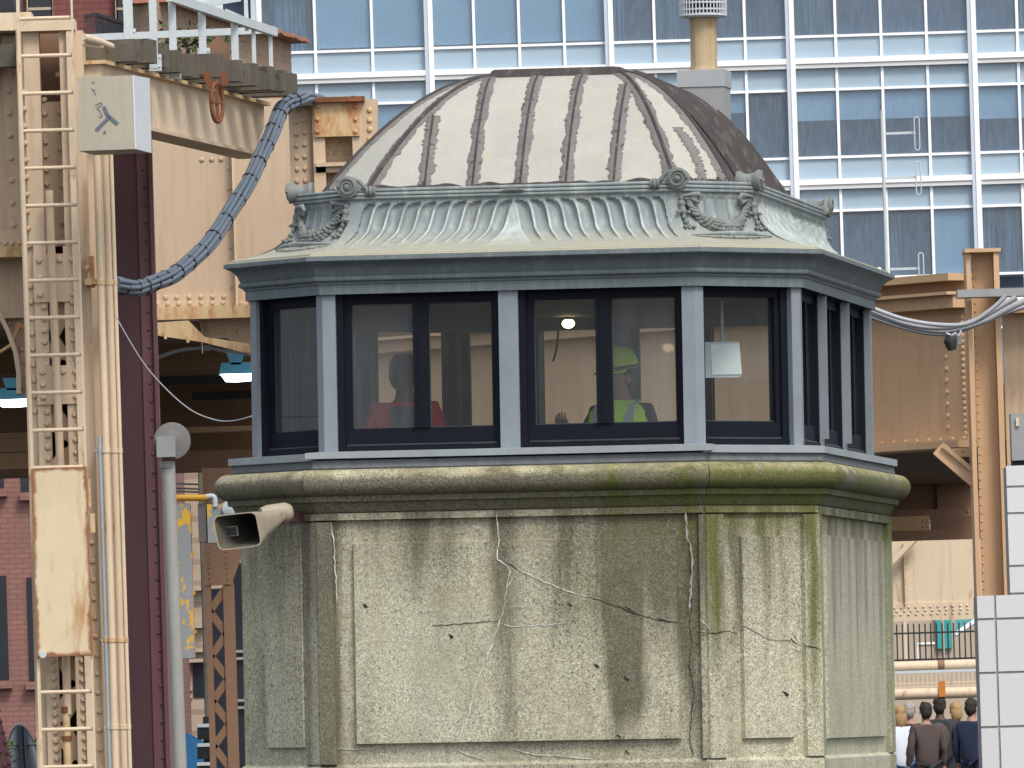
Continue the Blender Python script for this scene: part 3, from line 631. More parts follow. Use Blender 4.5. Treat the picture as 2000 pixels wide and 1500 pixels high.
# ---- dome
DB, DT = -.60, -1.42; ZB, ZT = 3.15, 3.90
ctr = V((0, sb_+S/2))
yb_ = .56
q_ = [(-.94, yb_), (.94, yb_), (1.25, yb_+.22)]
dbase = [V(p) for p in q_]+[V((x, 2*ctr.y-y)) for x, y in q_[::-1]]+[V((-1.25, 2*ctr.y-yb_-.22)), V((-1.25, yb_+.22))]
tw, tl, tx = .36, .95, .10
dtop = [V((tx-tw, ctr.y-tl)), V((tx+tw, ctr.y-tl)), V((tx+tw+.03, ctr.y-tl+.06)), V((tx+tw+.03, ctr.y+tl-.06)), V((tx+tw, ctr.y+tl)), V((tx-tw, ctr.y+tl)), V((tx-tw-.03, ctr.y+tl-.06)), V((tx-tw-.03, ctr.y-tl+.06))]
def dp(i, a, t, lift=0.0):
    """point on dome face i; a 0..1 along the face, t 0 base .. 1 top, lifted off the surface"""
    b0 = dbase[i].lerp(dtop[i], t); b1 = dbase[(i+1) % 8].lerp(dtop[(i+1) % 8], t); p = b0.lerp(b1, a)
    z = ZB+(ZT-ZB)*(1-(1-t)**1.8)
    if lift:
        sl = (ZT-ZB)*1.8*(1-t)**.8; run = (dbase[i]-dtop[i]).length*.9; nn = V((FN[i].x*sl, FN[i].y*sl, run)).normalized(); return V((p.x, p.y, z+H))+nn*lift
    return V((p.x, p.y, z+H))
def dpx(i, x, t): # on face i the point at level t whose along-face position (metres from the middle) is x
    b0 = dbase[i].lerp(dtop[i], t); b1 = dbase[(i+1) % 8].lerp(dtop[(i+1) % 8], t); L = (b1-b0).length; m = (b0+b1)/2
    mo = (m-V((0, ctr.y)) if i == 2 else m-V((0, 0))).dot(FT[i]) if i in (0, 2) else 0; return (x-mo)/L+.5
mb = TB()
for i in range(8):
    if i not in (2, 3): mb.grid(lambda a, b, i=i: dp(i, a, b), 24, 24)
obj('dome', mb, M['dome'], tower, 60, recalc=False)
mb = TB()
for i in (2, 3): mb.grid(lambda a, b, i=i: dp(i, a, b), 24, 24)
obj('dark_dome_side', mb, M['tard'], tower, 60, recalc=False)
def band(fa, i, t0, t1, wd, name='tar_band', mat='tar', n=150, lift=.004, ragged=.4):
    mb = TB(); rr = random.Random(int(i*7919+t0*100+wd*1e4+fa(.3)*1e4)); vs = []; sd = rr.uniform(0, 90)
    e_ = lambda k, q: 1+ragged*(.9*nz(k*.06, sd, q)+.8*nz(k*.21, sd+3, q)+.6*nz(k*.6, sd+5, q)+rr.uniform(-.12, .12))
    for k in range(n+1):
        t = t0+(t1-t0)*k/n; b0 = dbase[i].lerp(dtop[i], t); b1 = dbase[(i+1) % 8].lerp(dtop[(i+1) % 8], t); L = max(.02, (b1-b0).length)
        a = fa(t); w1 = wd*e_(k, 1)/L; w2 = wd*e_(k, 9)/L
        for q, l_ in ((max(0, a-w1), 0.0), (max(0, a-w1*.93), lift), (a, lift*1.6), (min(1, a+w2*.93), lift), (min(1, a+w2), 0.0)): vs.append(dp(i, q, t, l_+.001))
    mb.add(vs, [[k*5+j, k*5+j+1, k*5+5+j+1, k*5+5+j] for k in range(n) for j in range(4)]); obj(name, mb, M[mat], tower, 60)
def seam(fa, i, t0, t1, mat='tar', r=.009):
    mb = TB(); mb.tube([dp(i, min(1, max(0, fa(t0+(t1-t0)*k/30))), t0+(t1-t0)*k/30, .008) for k in range(31)], r, 6); obj('standing_seam', mb, M[mat], tower, 60)
XS = [-.58, -.29, .0, .275, .565]
for x in XS:
    def fa(t, x=x): return dpx(0, x, t)
    t1 = 0.0
    while t1 < .97 and .04 < fa(t1+.01) < .96: t1 += .01
    band(fa, 0, .0, t1, .041); seam(fa, 0, .0, t1, 'tard', .007)
for i in (0, 1, 2, 7):                     # hips
    if i in (0, 1): band(lambda t: 1.0, i, 0, .98, .05, mat='tar'); 
    if i in (1, 2): band(lambda t: 0.0, i, 0, .98, .05, mat='tar')
    if i == 0: band(lambda t: 0.0, 0, 0, .98, .045); band(lambda t: 1.0, 7, 0, .98, .05)
    if i == 7: band(lambda t: 0.0, 7, 0, .98, .05); band(lambda t: 1.0, 6, 0, .98, .05)
for i, a in ((0, 0.0), (1, 0.0), (2, 0.0), (7, 0.0)): seam(lambda t, a=a: a, i, .0, .98, 'tard', .012)
band(lambda t: .55+.05*math.sin(t*9), 1, .0, .32, .035, ragged=.8, mat='tar')
for k in range(9):
    x = -1.05+k*.26
    def fa(t, x=x): return dpx(2, x, t)
    seam(fa, 2, .0, .93 if abs(x) < 1.0 else .6, 'tard', .030)
    if k % 2: seam(lambda t, x=x: dpx(2, x+.05, t), 2, .0, .9 if abs(x) < .9 else .5, 'tar', .016)
mb = TB()
for i in (0, 1, 7):
    n = 80; vs = []
    for k in range(n+1):
        a = k/n; h_ = .035*(1+.6*nz(a*14, i, 3)); vs += [dp(i, a, 0.0, .012)-V((0, 0, .02)), dp(i, a, h_, .008), dp(i, a, h_*1.05, 0)]
    mb.add(vs, [[k*3+j, k*3+3+j, k*3+3+j+1, k*3+j+1] for k in range(n) for j in range(2)])
obj('tar_skirt', mb, M['tard'], tower, 60)
mb = TB()
tp = [V((tx, ctr.y))+(p-V((tx, ctr.y)))*1.12 for p in dtop]; mb.prism2([V((p.x, p.y, ZT-.03+H)) for p in tp], [V((tx+(p.x-tx)*.90, ctr.y+(p.y-ctr.y)*.97, ZT+.035+H)) for p in tp]); obj('dome_cap', mb, M['tard'], tower)
# ---- chimney behind the dome
def tpix(x, y, ly):      # tower-local point on the plane local y = ly
    a, d = ray(x, y); a = TMI @ a; d = TMI.to_3x3() @ d; return a+d*((ly-a.y)/d.y)
c0 = tpix(1378, 290, 3.6); cx, cy = c0.x, 3.6
zt_ = tpix(1378, 172, 3.6).z; zc_ = tpix(1378, 139, 3.6).z; zp_ = tpix(1378, 32, 3.6).z
mb = TB(); mb.box((cx-.145, cy-.145, 3.0+H), (cx+.145, cy+.145, zt_)); ch = obj('chimney', mb, M['grey'], tower)
ch['label'] = 'grey box chimney with a rusty flue pipe'
mb = TB(); mb.box((cx-.152, cy-.152, zt_), (cx+.152, cy+.152, zc_)); obj('collar', mb, paint('pale grey flue collar', (.34, .36, .37), .5, .1, 4), ch)
mb = TB(); mb.lathe([(.095, zc_), (.09, zc_+.02), (.084, zc_+.04), (.084, zp_-.06), (.09, zp_)], (cx, cy, 0), (0, 0, 1), 24); obj('flue_pipe', mb, paint('rusty flue pipe', (.40, .31, .19), .6, .2, 4, rust=.5, streak=.85, streakc=(.25, .12, .035)), ch, 40)
mb = TB(); mb.lathe([(.12, zp_-.01), (.15, zp_), (.15, zp_+.012), (.12, zp_+.02)], (cx, cy, 0), (0, 0, 1), 28)
for k in range(4): mb.lathe([(.144, zp_+.035+k*.042), (.15, zp_+.035+k*.042), (.15, zp_+.045+k*.042), (.144, zp_+.045+k*.042)], (cx, cy, 0), (0, 0, 1), 28)
for k in range(40):
    a = k*math.pi/20; mb.bar((cx+.147*math.cos(a), cy+.147*math.sin(a), zp_), (cx+.147*math.cos(a), cy+.147*math.sin(a), zp_+.24), .007, .007)
mb.lathe([(.10, zp_+.01), (.10, zp_+.23), (.16, zp_+.24), (.16, zp_+.26), (.03, zp_+.33)], (cx, cy, 0), (0, 0, 1), 24, 1)
obj('mesh_cowl', mb, [M['greyl'], M['black']], ch)
# ---- cabin inside
mb = TB(); mb.loft([(-.2, .45), (-.2, 1.60)], 0); mb.loft([(-.21, .40), (-.21, .50)], 0, True, True); obj('cabin_floor', mb, M['inside'], tower)
mb = TB(); mb.loft([(-.17, 2.47), (-.17, 2.545)], 0, True, True); mb.loft([(-.03, 2.545), (-.03, 2.56)], 0, True, True); obj('cabin_ceiling', mb, M['inside'], tower)
# back wall pieces that stand between the panes
mb = TB(); mb.fbox(4, .50, .80, .5, 2.47, -.42, -.18); obj('wall_cabinet', mb, M['frame'], tower)
mb = TB(); mb.fbox(6, -.5, 1.0, .5, 2.2, -.3, -.2); obj('side_locker', mb, paint('dark red brown locker', (.045, .025, .026), .5), tower)

# ================================================================= GROUND
g = MB(); g.add([(-900, 20, 0), (900, 20, 0), (900, 3000, 0), (-900, 3000, 0)], [[0, 1, 2, 3]]); tag(obj('ground', g, M['asphalt']), kind='structure')

def simple(name, label, cat, mb, mat, group=None, smooth=None):
    """a thing that is one mesh"""
    return tag(obj(name, mb, mat, None, smooth), label, cat, group)
def mid(*ps): return sum((V(p) for p in ps), V())/len(ps)

# ================================================================= ON THE BRIDGE HOUSE: loudspeaker
hc_ = at(545, 1012, 58.9)
hn = thing('horn_loudspeaker', 'square mouthed cream horn loudspeaker on a rusty arm at the concrete wall', 'loudspeaker', hc_)
Dh = 58.25
def hq(x, y, d): return at(x, y, Dh+d)
mouth = [hq(413, 1010, 0), hq(501, 996, -.03), hq(512, 1068, -.03), hq(428, 1074, 0)]
midr = [hq(470, 1008, .25), hq(528, 994, .22), hq(532, 1050, .22), hq(478, 1056, .25)]
mb = MB(); N = 8; rings = []
def lerp4(a, b, t, k=1): return [p.lerp(q, t) for p, q in zip(a, b)]
thr = [hq(524, 999, .52), hq(560, 991, .48), hq(562, 1016, .48), hq(528, 1024, .52)]
cen = sum(thr, V())/4
prof = [(mouth, 0), (lerp4(mouth, midr, .35), .25), (lerp4(mouth, midr, .7), .5), (midr, .75), (lerp4(midr, thr, .5), 1), (thr, 1.2)]
NR = 40
def rnd(q, k, n=40, sh=0.0):           # rounded-square ring of n points through four corners
    c = sum(q, V())/4; ex = ((q[1]-q[0])+(q[2]-q[3]))/4; ey = ((q[0]-q[3])+(q[1]-q[2]))/4; out = []
    for i in range(n):
        a = 2*math.pi*(i+.5)/n; cx_, cy_ = math.cos(a), math.sin(a); p_ = 2.0/(8 if k < .5 else 3)
        rr = (abs(cx_)**(2/p_)+abs(cy_)**(2/p_))**(-p_/2); out.append(c+ex*(cx_*rr)*(1-sh)+ey*(cy_*rr)*(1-sh))
    return out
R_ = [rnd(q, k) for q, k in prof]; vs = [p for r in R_ for p in r]
fs = [[i*NR+j, i*NR+(j+1) % NR, i*NR+NR+(j+1) % NR, i*NR+NR+j] for i in range(len(R_)-1) for j in range(NR)]
fs.append([(len(R_)-1)*NR+j for j in range(NR)])
inner = [rnd(q, k, NR, .06) for q, k in prof[:5]]; n0 = len(vs); vs += [p for r in inner for p in r]
f2 = [[n0+i*NR+j, n0+i*NR+NR+j, n0+i*NR+NR+(j+1) % NR, n0+i*NR+(j+1) % NR] for i in range(4) for j in range(NR)]+[[n0+4*NR+j for j in range(NR)]]
fs += [[j, n0+j, n0+(j+1) % NR, (j+1) % NR] for j in range(NR)]
mb.add(vs, fs+f2); mb.m[len(fs):] = [1]*len(f2); obj('bell', mb, [paint('stained cream horn paint', (.31, .275, .205), .6, .25, 5, rust=.35, streak=.5, streakc=(.2, .15, .09)), paint('dark horn inside', (.085, .075, .06), .7, .3, 5)], hn, 50)  # inner faces of the bell take a darker colour than the outside
mb = MB(); c_ = at(541, 1004, 58.78); mb.lathe([(.05, -.10), (.062, -.06), (.062, .06), (.045, .09)], c_, (1, .35, .12), 16); obj('driver', mb, paint('cream driver casing', (.33, .29, .215), .6, .15, 6, rust=.25), hn, 40)
mb = MB(); q = [hq(440, 1029, .10), hq(463, 1027, .09), hq(466, 1046, .09), hq(444, 1048, .10)]; mb.prism2([p+V((0, .22, 0)) for p in q], q); obj('inner_horn', mb, M['grey'], hn)
mb = MB(); q2 = [a_.lerp(sum(q, V())/4, .16)-V((0, .004, 0)) for a_ in q]; mb.prism2([p+V((0, .003, 0)) for p in q2], q2); obj('throat_opening', mb, M['black'], hn)
mb = MB(); mb.bar(at(541, 1014, 58.72), at(612, 1003, 59.02), .05, .055); obj('bracket_arm', mb, M['maroon2'], hn)

# ================================================================= LEFT: riveted column, ladder, conduits
LD = 80.0
lc = thing('steel_column', 'beige riveted steel column of laced plates behind the ladder', 'steel column', at(130, 1500, LD) * V((1, 1, 0)) if False else V((at(130, 1500, LD).x, LD, 0)))
def lx(x, y): return x+.031*(y-750)         # where an upright through pixel x at mid height stands at height y
def up(mb, x0, x1, y0, y1, D, dep): return mb.pbox(lx(x0, y0), y0, lx(x1, y1), y1, D, dep)
bt = 1900
mb = MB(); up(mb, 52, 72, 60, 1920, LD+.05, .5); mb.prow((60, 560), (70, 835), 10, LD+.05, 6); obj('side_channel', mb, M['beige'], lc)
mb = MB(); up(mb, 73, 96, 480, 1920, LD, .12); mb.prow((86, 600), (103, 1170), 0+26, LD, 6.5); mb.prow((103, 1290), (112, 1500), 13, LD, 6.5); obj('flange_plate', mb, M['beige'], lc)
mb = MB(); up(mb, 131, 158, 480, 1920, LD, .12); mb.prow((141, 590), (159, 1250), 28, LD, 6.5); mb.prow((160, 1290), (168, 1500), 12, LD, 6.5); obj('flange_plate', mb, M['beige'], lc)
mb = MB(); up(mb, 160, 180, 60, 1920, LD+.02, .6); mb.prow((180, 1060), (198, 1500), 13, LD+.02, 5.5); obj('side_channel', mb, M['beige'], lc)
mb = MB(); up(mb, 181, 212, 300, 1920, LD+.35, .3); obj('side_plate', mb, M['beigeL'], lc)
mb = MB(); up(mb, 150, 161, 60, 1920, LD-.05, .1); obj('edge_angle', mb, M['beige3'], lc)
for (y0, y1) in ((497, 588), (715, 788), (1205, 1275)):
    mb = MB(); up(mb, 72, 159, y0, y1, LD-.02, .02); x0 = lx(86, y0); x1 = lx(146, y0)
    for r_ in range(3):
        yy = y0+12+r_*(y1-y0-24)/2; mb.rivet(at(lx(84, yy), yy-.0, LD-.021), (0, -1, 0), .027); mb.rivet(at(lx(148, yy), yy-2, LD-.021), (0, -1, 0), .027)
        if r_ == 0: mb.rivet(at(lx(124, yy), yy-1, LD-.021), (0, -1, 0), .027)
    obj('tie_plate', mb, M['beige'], lc)
k = 0
for y0 in list(range(590, 715, 60))+list(range(790, 1900, 78)):
    if 1195 < y0 < 1215: continue
    mb = MB(); a, b = (92, 138) if k % 2 else (138, 92)
    p = at(lx(a, y0), y0, LD+.10); q = at(lx(b, y0+76), y0+76, LD+.10); mb.bar(p, q, .02, .17, V((0, 1, 0)) if False else V((1, 0, 1)).cross(V((0, 1, 0)))); k += 1
    d = (q-p).normalized(); nrm = V((-d.z, 0, d.x)); mb = MB(); mb.prism2([p+nrm*.075, p-nrm*.075, q-nrm*.075, q+nrm*.075], [v+V((0, .02, 0)) for v in (p+nrm*.075, p-nrm*.075, q-nrm*.075, q+nrm*.075)]); obj('lacing_bar', mb, M['beige'], lc)
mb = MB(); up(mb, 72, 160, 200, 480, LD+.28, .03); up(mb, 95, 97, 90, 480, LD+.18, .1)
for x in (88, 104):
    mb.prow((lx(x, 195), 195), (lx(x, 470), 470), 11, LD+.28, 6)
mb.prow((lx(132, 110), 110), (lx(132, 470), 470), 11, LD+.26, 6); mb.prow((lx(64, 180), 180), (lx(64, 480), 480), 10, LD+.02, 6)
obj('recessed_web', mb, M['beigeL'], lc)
mb = MB(); up(mb, 66, 96, 60, 480, LD+.02, .25); obj('inner_flange', mb, M['beige'], lc)
mb = MB(); up(mb, 136, 160, 60, 480, LD, .25); obj('inner_flange', mb, M['beige'], lc)
mb = MB(); up(mb, 62, 168, 40, 58, LD-.06, .35); obj('head_plate', mb, M['beige3'], lc)
mb = MB(); up(mb, 72, 160, 60, 1920, LD+.5, .04); obj('back_plate', mb, M['brown'], lc)
# pipe inside the column
pp = thing('drain_pipe', 'beige vertical drain pipe with rusty joint running inside the laced column', 'pipe', V((at(120, 1500, LD).x, LD-.12, 0)))
mb = MB(); mb.tube([at(lx(107, 372), 372, LD-.12), at(lx(113, 905), 905, LD-.12), at(lx(112, 1395), 1395, LD-.12)], .033, 14); obj('pipe_length', mb, M['beige'], pp, 40)
mb = MB(); mb.tube([at(lx(109, 1396), 1396, LD-.12), at(lx(109, 1900), 1900, LD-.12)], .031, 14); obj('pipe_length', mb, M['beigerust'], pp, 40)['label'] = 'rusty lower length of pipe'
mb = MB(); mb.lathe([(.03, -.02), (.042, -.018), (.042, .018), (.03, .02)], at(lx(109, 1442), 1442, LD-.12), (0, 0, 1), 14); mb.lathe([(.033, -.02), (.038, -.015), (.038, .03), (.033, .035)], at(lx(109, 1388), 1388, LD-.12), (0, 0, 1), 14); obj('joint_collar', mb, M['rust'], pp, 40)
# ladder
ld = thing('ladder', 'beige rung ladder fixed in front of the riveted column', 'ladder', V((at(130, 1500, LD).x, LD-.35, 0)))
DL = LD-.35
for x in (58, 163):
    mb = MB(); mb.bar(at(lx(x, -40), -40, DL), at(lx(x, 1900), 1900, DL), .016 if x > 100 else .026, .055, V((1, 0, 0)) if False else V((0, 1, 0))); obj('rail', mb, M['beige3'], ld)
yy = 35
while yy < 1880:
    if True:
        mb = MB(); mb.tube([at(lx(58, yy+2), yy+2, DL+.01), at(lx(163, yy-1), yy-1, DL+.01)], .016, 8); obj('rung', mb, M['beige3'], ld, 40)
    yy += 73.1
# rusty guard panel
mb = MB(); mb.ppoly([(61, 916), (169, 911), (182, 1279), (72, 1284)], DL-.05, .012); pn = simple('ladder_guard', 'rust streaked beige sheet panel hooked over the ladder rungs', 'metal panel', mb, M['panelrust'])
mb = MB(); mb.lathe([(.02, -.02), (.03, -.02), (.03, .02), (.02, .02)], at(84, 1278, DL-.07), (0, 1, 0), 12); obj('padlock', mb, M['greyl'], pn, 40)
mb = MB(); mb.pbox(176, 1003, 186, 1040, DL-.02, .05); mb.pbox(172, 935, 178, 990, DL-.02, .03); obj('hinge', mb, M['beigerust'], pn)
# conduits
DC = LD-.15
for i, (x, y0, y1, r, mat, lab) in enumerate(((203, 298, 1900, .031, 'beige3', 'widest beige conduit pipe right beside the riveted column'), (219.5, 298, 1900, .030, 'beige', 'tan conduit pipe in the middle of the three long pipes'), (231, 298, 1900, .016, 'beige3', 'thin beige conduit nearest the maroon column'), (191, 855, 1900, .015, 'greyblue', 'short grey blue conduit starting halfway up the column'))):
    o = thing('conduit', lab, 'conduit', V((at(x, 1500, DC).x, DC, 0)), 'conduits down the left column')
    mb = MB(); mb.tube([at(lx(x, y0), y0, DC), at(lx(x, y1), y1, DC)], r, 14); obj('pipe', mb, M[mat], o, 40)
    for yc in (552, 880, 1250, 1420):
        if yc > y0:
            mb = MB(); mb.lathe([(r*1.0, -.02), (r*1.22, -.018), (r*1.22, .018), (r, .02)], at(lx(x, yc), yc, DC), (0, 0, 1), 14); mb.box(at(lx(x, yc), yc, DC)+V((-r*1.2, 0, -.008)), at(lx(x, yc), yc, DC)+V((-r*1.2-.02, .2, .008))); obj('coupling' if yc in (1420,) else 'clamp', mb, M[mat] if yc in (1420, 880) else M['beigerust'], o, 40)
mb = MB(); mb.pbox(170, 500, 184, 560, LD-.08, .2); mb.pbox(166, 545, 188, 556, LD-.12, .2); mb.prow((170, 524), (172, 524), 1, LD-.08, 6); simple('pipe_bracket', 'small tan steel bracket holding the conduits near the cable bundle', 'bracket', mb, M['beigerust'])

# left girder behind the column, its knee brace
lg = thing('plate_girder', 'beige riveted plate girder at the far left edge', 'girder', V((at(0, 700, 81).x, 81, 0)))
mb = MB(); mb.pbox(-160, 55, 62, 620, 81, .06); obj('web', mb, M['beigeL'], lg)
mb = MB(); mb.pbox(3, 70, 46, 490, 80.9, .09); mb.prow((14, 90), (26, 440), 9, 80.9, 6); mb.prow((38, 90), (48, 480), 8, 80.9, 5); mb.pbox(-160, 455, 76, 487, 80.86, .05); mb.prow((-90, 478), (66, 473), 12, 80.86, 6); obj('stiffener', mb, M['beige'], lg)
mb = MB(); mb.pbox(-160, 487, 76, 500, 80.7, .35); obj('bottom_flange', mb, M['beigerust'], lg)
mb = MB(); mb.pbox(-160, 30, 62, 58, 80.6, .4); obj('top_flange', mb, M['beige3'], lg)
kb = thing('knee_brace', 'curved riveted beige knee brace under the far left girder', 'brace', at(30, 800, 81))
cv = [(-60, 560), (0, 612), (18, 650), (32, 690), (38, 730), (38, 770)]
mb = MB(); mb.ppoly([(-60, 500), (62, 500), (64, 772), (38, 772), (38, 730), (32, 690), (18, 650), (0, 612), (-60, 560)], 81.1, .05)
for (x, y) in ((4, 612), (18, 632), (42, 682), (50, 708), (53, 735), (53, 757), (66, 600), (68, 630), (70, 660)): mb.rivet(at(x, y, 81.09), (0, -1, 0), .025)
obj('gusset', mb, M['beigeL'], kb)
mb = MB()
for p, q in zip(cv, cv[1:]): mb.bar(at(*p, 81.1), at(*q, 81.1), .035, .34, (0, 1, 0))
obj('curved_flange', mb, M['beige3'], kb)
mb = MB(); mb.lathe([(.028, -.015), (.035, 0), (.028, .015)], at(37, 638, 80.98), (.2, -1, 0), 14); mb.tube([at(37, 638, 80.95), at(30, 655, 80.95), at(20, 675, 80.95), at(-20, 700, 80.9)], [.02, .02, .014, .012], 8); simple('cable_shackle', 'rusty shackle with a guy rope hooked on the curved brace', 'shackle', mb, M['beigerust'], None, 50)

# maroon column
MD = 84.0
mc = thing('steel_column', 'dark maroon steel column standing beside the beige conduits', 'steel column', V((at(280, 1500, MD).x, MD, 0)))
mb = MB(); mb.pbox(lx(226, 250), 250, lx(281, 1900), 1900, MD+.02, .4); obj('web', mb, M['maroon'], mc)
mb = MB(); mb.pbox(lx(280, 250), 250, lx(306, 1900), 1900, MD, .45); mb.prow((lx(293, 330), 330), (lx(296, 1480), 1480), 34, MD, 3.5); obj('flange', mb, M['maroon2'], mc)
mb = MB(); mb.pbox(lx(303, 250), 250, lx(308, 1900), 1900, MD-.05, .1); obj('edge_angle', mb, M['maroon2'], mc)

# junction box with scrawled marks
jx = [at(151, 151, 78), at(257, 147, 78), at(262, 291, 78), at(153, 295, 78)]
bk = [at(184, 157, 79.2), at(290, 153, 79.2), at(294, 299, 79.2), at(186, 303, 79.2)]
jb = thing('junction_box', 'dirty cream sheet metal box with graffiti scrawl under the timber ties', 'metal box', (jx[2]+jx[3]+bk[2]+bk[3])/4)
mb = MB(); mb.prism2(bk, jx); obj('casing', mb, M['boxp'], jb)
mb = MB(); n_ = (bk[1]-jx[1]).cross(jx[2]-jx[1]).normalized(); n_ = n_ if n_.x > 0 else -n_
sd_ = [jx[1].lerp(bk[1], .03), jx[1].lerp(bk[1], .98), jx[2].lerp(bk[2], .98), jx[2].lerp(bk[2], .03)]; mb.prism2([p+n_*.001 for p in sd_], [p+n_*.012 for p in sd_]); obj('side_cover', mb, M['whitep'], jb)
mb = MB()
for ps, r in (([(203, 208), (210, 224), (220, 233), (230, 242)], 3.2), ([(213, 229), (202, 240), (188, 254)], 3.0), ([(203, 257), (206, 259)], 2.8)):
    P = [at(x, y, 77.995) for x, y in ps]
    for p, q in zip(P, P[1:]): mb.bar(p, q, r*2*78/F, .006, V((0, 1, 0)))
obj('graffiti_stroke', mb, M['cable'], jb); mb = MB()
for ps in ([(187, 204), (198, 199), (200, 204), (190, 209), (196, 216), (200, 226), (194, 228)], [(181, 158), (184, 160), (182, 163)], [(180, 172), (185, 176), (187, 184)]):
    P = [at(x, y, 77.995) for x, y in ps]
    for p, q in zip(P, P[1:]): mb.bar(p, q, .008, .006, V((0, 1, 0)))
obj('graffiti_outline', mb, M['grey'], jb)

# track beam running back, timber ties on it, railing
BA, BB = V((at(165, 110, 79.6).x, 79.6, at(165, 110, 79.6).z)), V((at(520, 195, 86.3).x, 86.3, at(520, 195, 86.3).z))
zb_ = BA.z; bd = (BB-BA); bd.z = 0; bl = bd.length; bd.normalize(); bn = V((bd.y, -bd.x, 0))
tb = thing('track_beam', 'cream steel beam running back under the timber ties', 'steel beam', BA)
hh = zb_-at(293, 252, 82.0).z
def beam(a, b, o0, o1, z0, z1): p = BA+bd*a; q = BA+bd*b; return [V((p.x+bn.x*o0, p.y+bn.y*o0, z0)), V((p.x+bn.x*o1, p.y+bn.y*o1, z0)), V((q.x+bn.x*o1, q.y+bn.y*o1, z0)), V((q.x+bn.x*o0, q.y+bn.y*o0, z0))], [V((p.x+bn.x*o0, p.y+bn.y*o0, z1)), V((p.x+bn.x*o1, p.y+bn.y*o1, z1)), V((q.x+bn.x*o1, q.y+bn.y*o1, z1)), V((q.x+bn.x*o0, q.y+bn.y*o0, z1))]
mb = MB(); mb.prism2(*beam(.55, bl-.1, -.2, 0, zb_-hh, zb_-.03)); obj('web', mb, M['beige3'], tb)
mb = MB(); mb.prism2(*beam(.5, bl-.05, -.24, .05, zb_-.03, zb_)); obj('top_flange', mb, M['beigerust'], tb)
mb = MB(); mb.prism2(*beam(.55, bl-.1, -.24, .04, zb_-hh-.03, zb_-hh)); obj('bottom_flange', mb, M['beige'], tb)
tn = 11; xe = [270, 303, 327, 352, 378, 433, 470, 500, 532, 556, 576]
tdir = bn
for i in range(tn):
    a = .95+i*.53; p = BA+bd*a; jz = .006*((i*7) % 4); ln = (at(xe[i], 140, p.y).x-p.x)/tdir.x
    mb = MB(); hw = .095; q0 = p-tdir*1.5; q1 = p+tdir*ln; zz0, zz1 = zb_+.004+jz, zb_+.185+jz+.01*(i % 3)
    f0 = [V((q0.x-bd.x*hw, q0.y-bd.y*hw, zz0)), V((q1.x-bd.x*hw, q1.y-bd.y*hw, zz0)), V((q1.x+bd.x*hw, q1.y+bd.y*hw, zz0)), V((q0.x+bd.x*hw, q0.y+bd.y*hw, zz0))]
    mb.prism2(f0, [V((v.x, v.y, zz1)) for v in f0])
    nm = ['nearest', 'second nearest', 'third nearest', 'fourth nearest', 'fifth nearest', 'middle', 'fifth farthest', 'fourth farthest', 'third farthest', 'second farthest', 'farthest'][i]
    tie = simple('timber_tie', 'weathered timber tie on the cream track beam, %s of the row' % nm, 'timber tie', mb, M['wood'], 'timber ties on the track beam')
rw = thing('walkway_railing', 'white metal railing climbing along the ends of the timber ties', 'railing', BA)
for i, (x, y1, y0, D) in enumerate(((252, 84, -60, 80.6), (302, 134, -60, 81.4), (340, 150, -60, 82.2), (397, 122, 12, 83.3), (461, 156, 38, 84.5), (498, 160, -60, 85.2), (531, 166, 58, 85.9), (482, 60, -60, 85.0))):
    mb = MB(); mb.pbox(lx(x, y0)-8-.031*(y0-y0), y0, lx(x, y1)+8, y1, D, .06) if False else mb.bar(at(x-.031*(y1-y0), y0, D), at(x, y1, D), .034 if i in (6, 7, 5) else .062 if i != 0 else .075, .05, V((0, 1, 0))); obj('post', mb, M['greyl'], rw)
    if i < 5:
        mb = MB(); mb.pbox(x-11, y1-28, x+14, y1+4, D-.02, .02); mb.prow((x+10, y1-22), (x+10, y1-4), 2, D-.02, 2.5); obj('foot_bracket', mb, M['greyl'], rw)
mb = MB(); mb.bar(at(330, -6, 81.9), at(537, 63, 86.0), .05, .075); obj('top_rail', mb, M['greyl'], rw)
mb = MB(); mb.bar(at(165, 74, 86.1), at(537, 58, 86.1), .04, .06); obj('mid_rail', mb, M['greyl'], rw)
mb = MB(); mb.bar(at(400, 8, 86.1), at(470, -3, 86.1), .03, .05); mb.bar(at(440, 20, 86.1), at(535, 62, 86.1), .03, .03); obj('brace_rail', mb, M['greyl'], rw)
mb = MB(); mb.tube([at(162, 72, 79.2), at(190, 80, 79.4), at(217, 91, 79.8)], .03, 10); mb.tube([at(163, 88, 79.3), at(200, 92, 79.5)], .012, 6); simple('pipe_rail', 'short cream pipe poking out beside the nearest timber tie', 'pipe', mb, M['beige3'], None, 50)
# pulley ring hanging from the ties
pr_ = at(424, 200, 83.0); mb = MB(); mb.tube([pr_+V((.095*math.cos(a*math.pi/12)*.5, .095*math.cos(a*math.pi/12)*.85, .165*math.sin(a*math.pi/12))) for a in range(25)], .018, 8)
pl = simple('pulley_wheel', 'rusty pulley wheel hanging below the timber ties', 'pulley', mb, M['rust'], None, 50)
mb = MB(); mb.bar(pr_+V((0, 0, -.15)), pr_+V((0, 0, .15)), .03, .02); mb.bar(pr_+V((-.05, -.1, 0)), pr_+V((.05, .1, 0)), .03, .02); obj('spoke', mb, M['rust'], pl)
mb = MB(); mb.bar(pr_+V((-.04, -.02, .12)), pr_+V((-.09, -.02, .26)), .02, .06); mb.bar(pr_+V((.07, .03, .14)), pr_+V((.06, .03, .26)), .02, .06); obj('hanger', mb, M['rust'], pl)
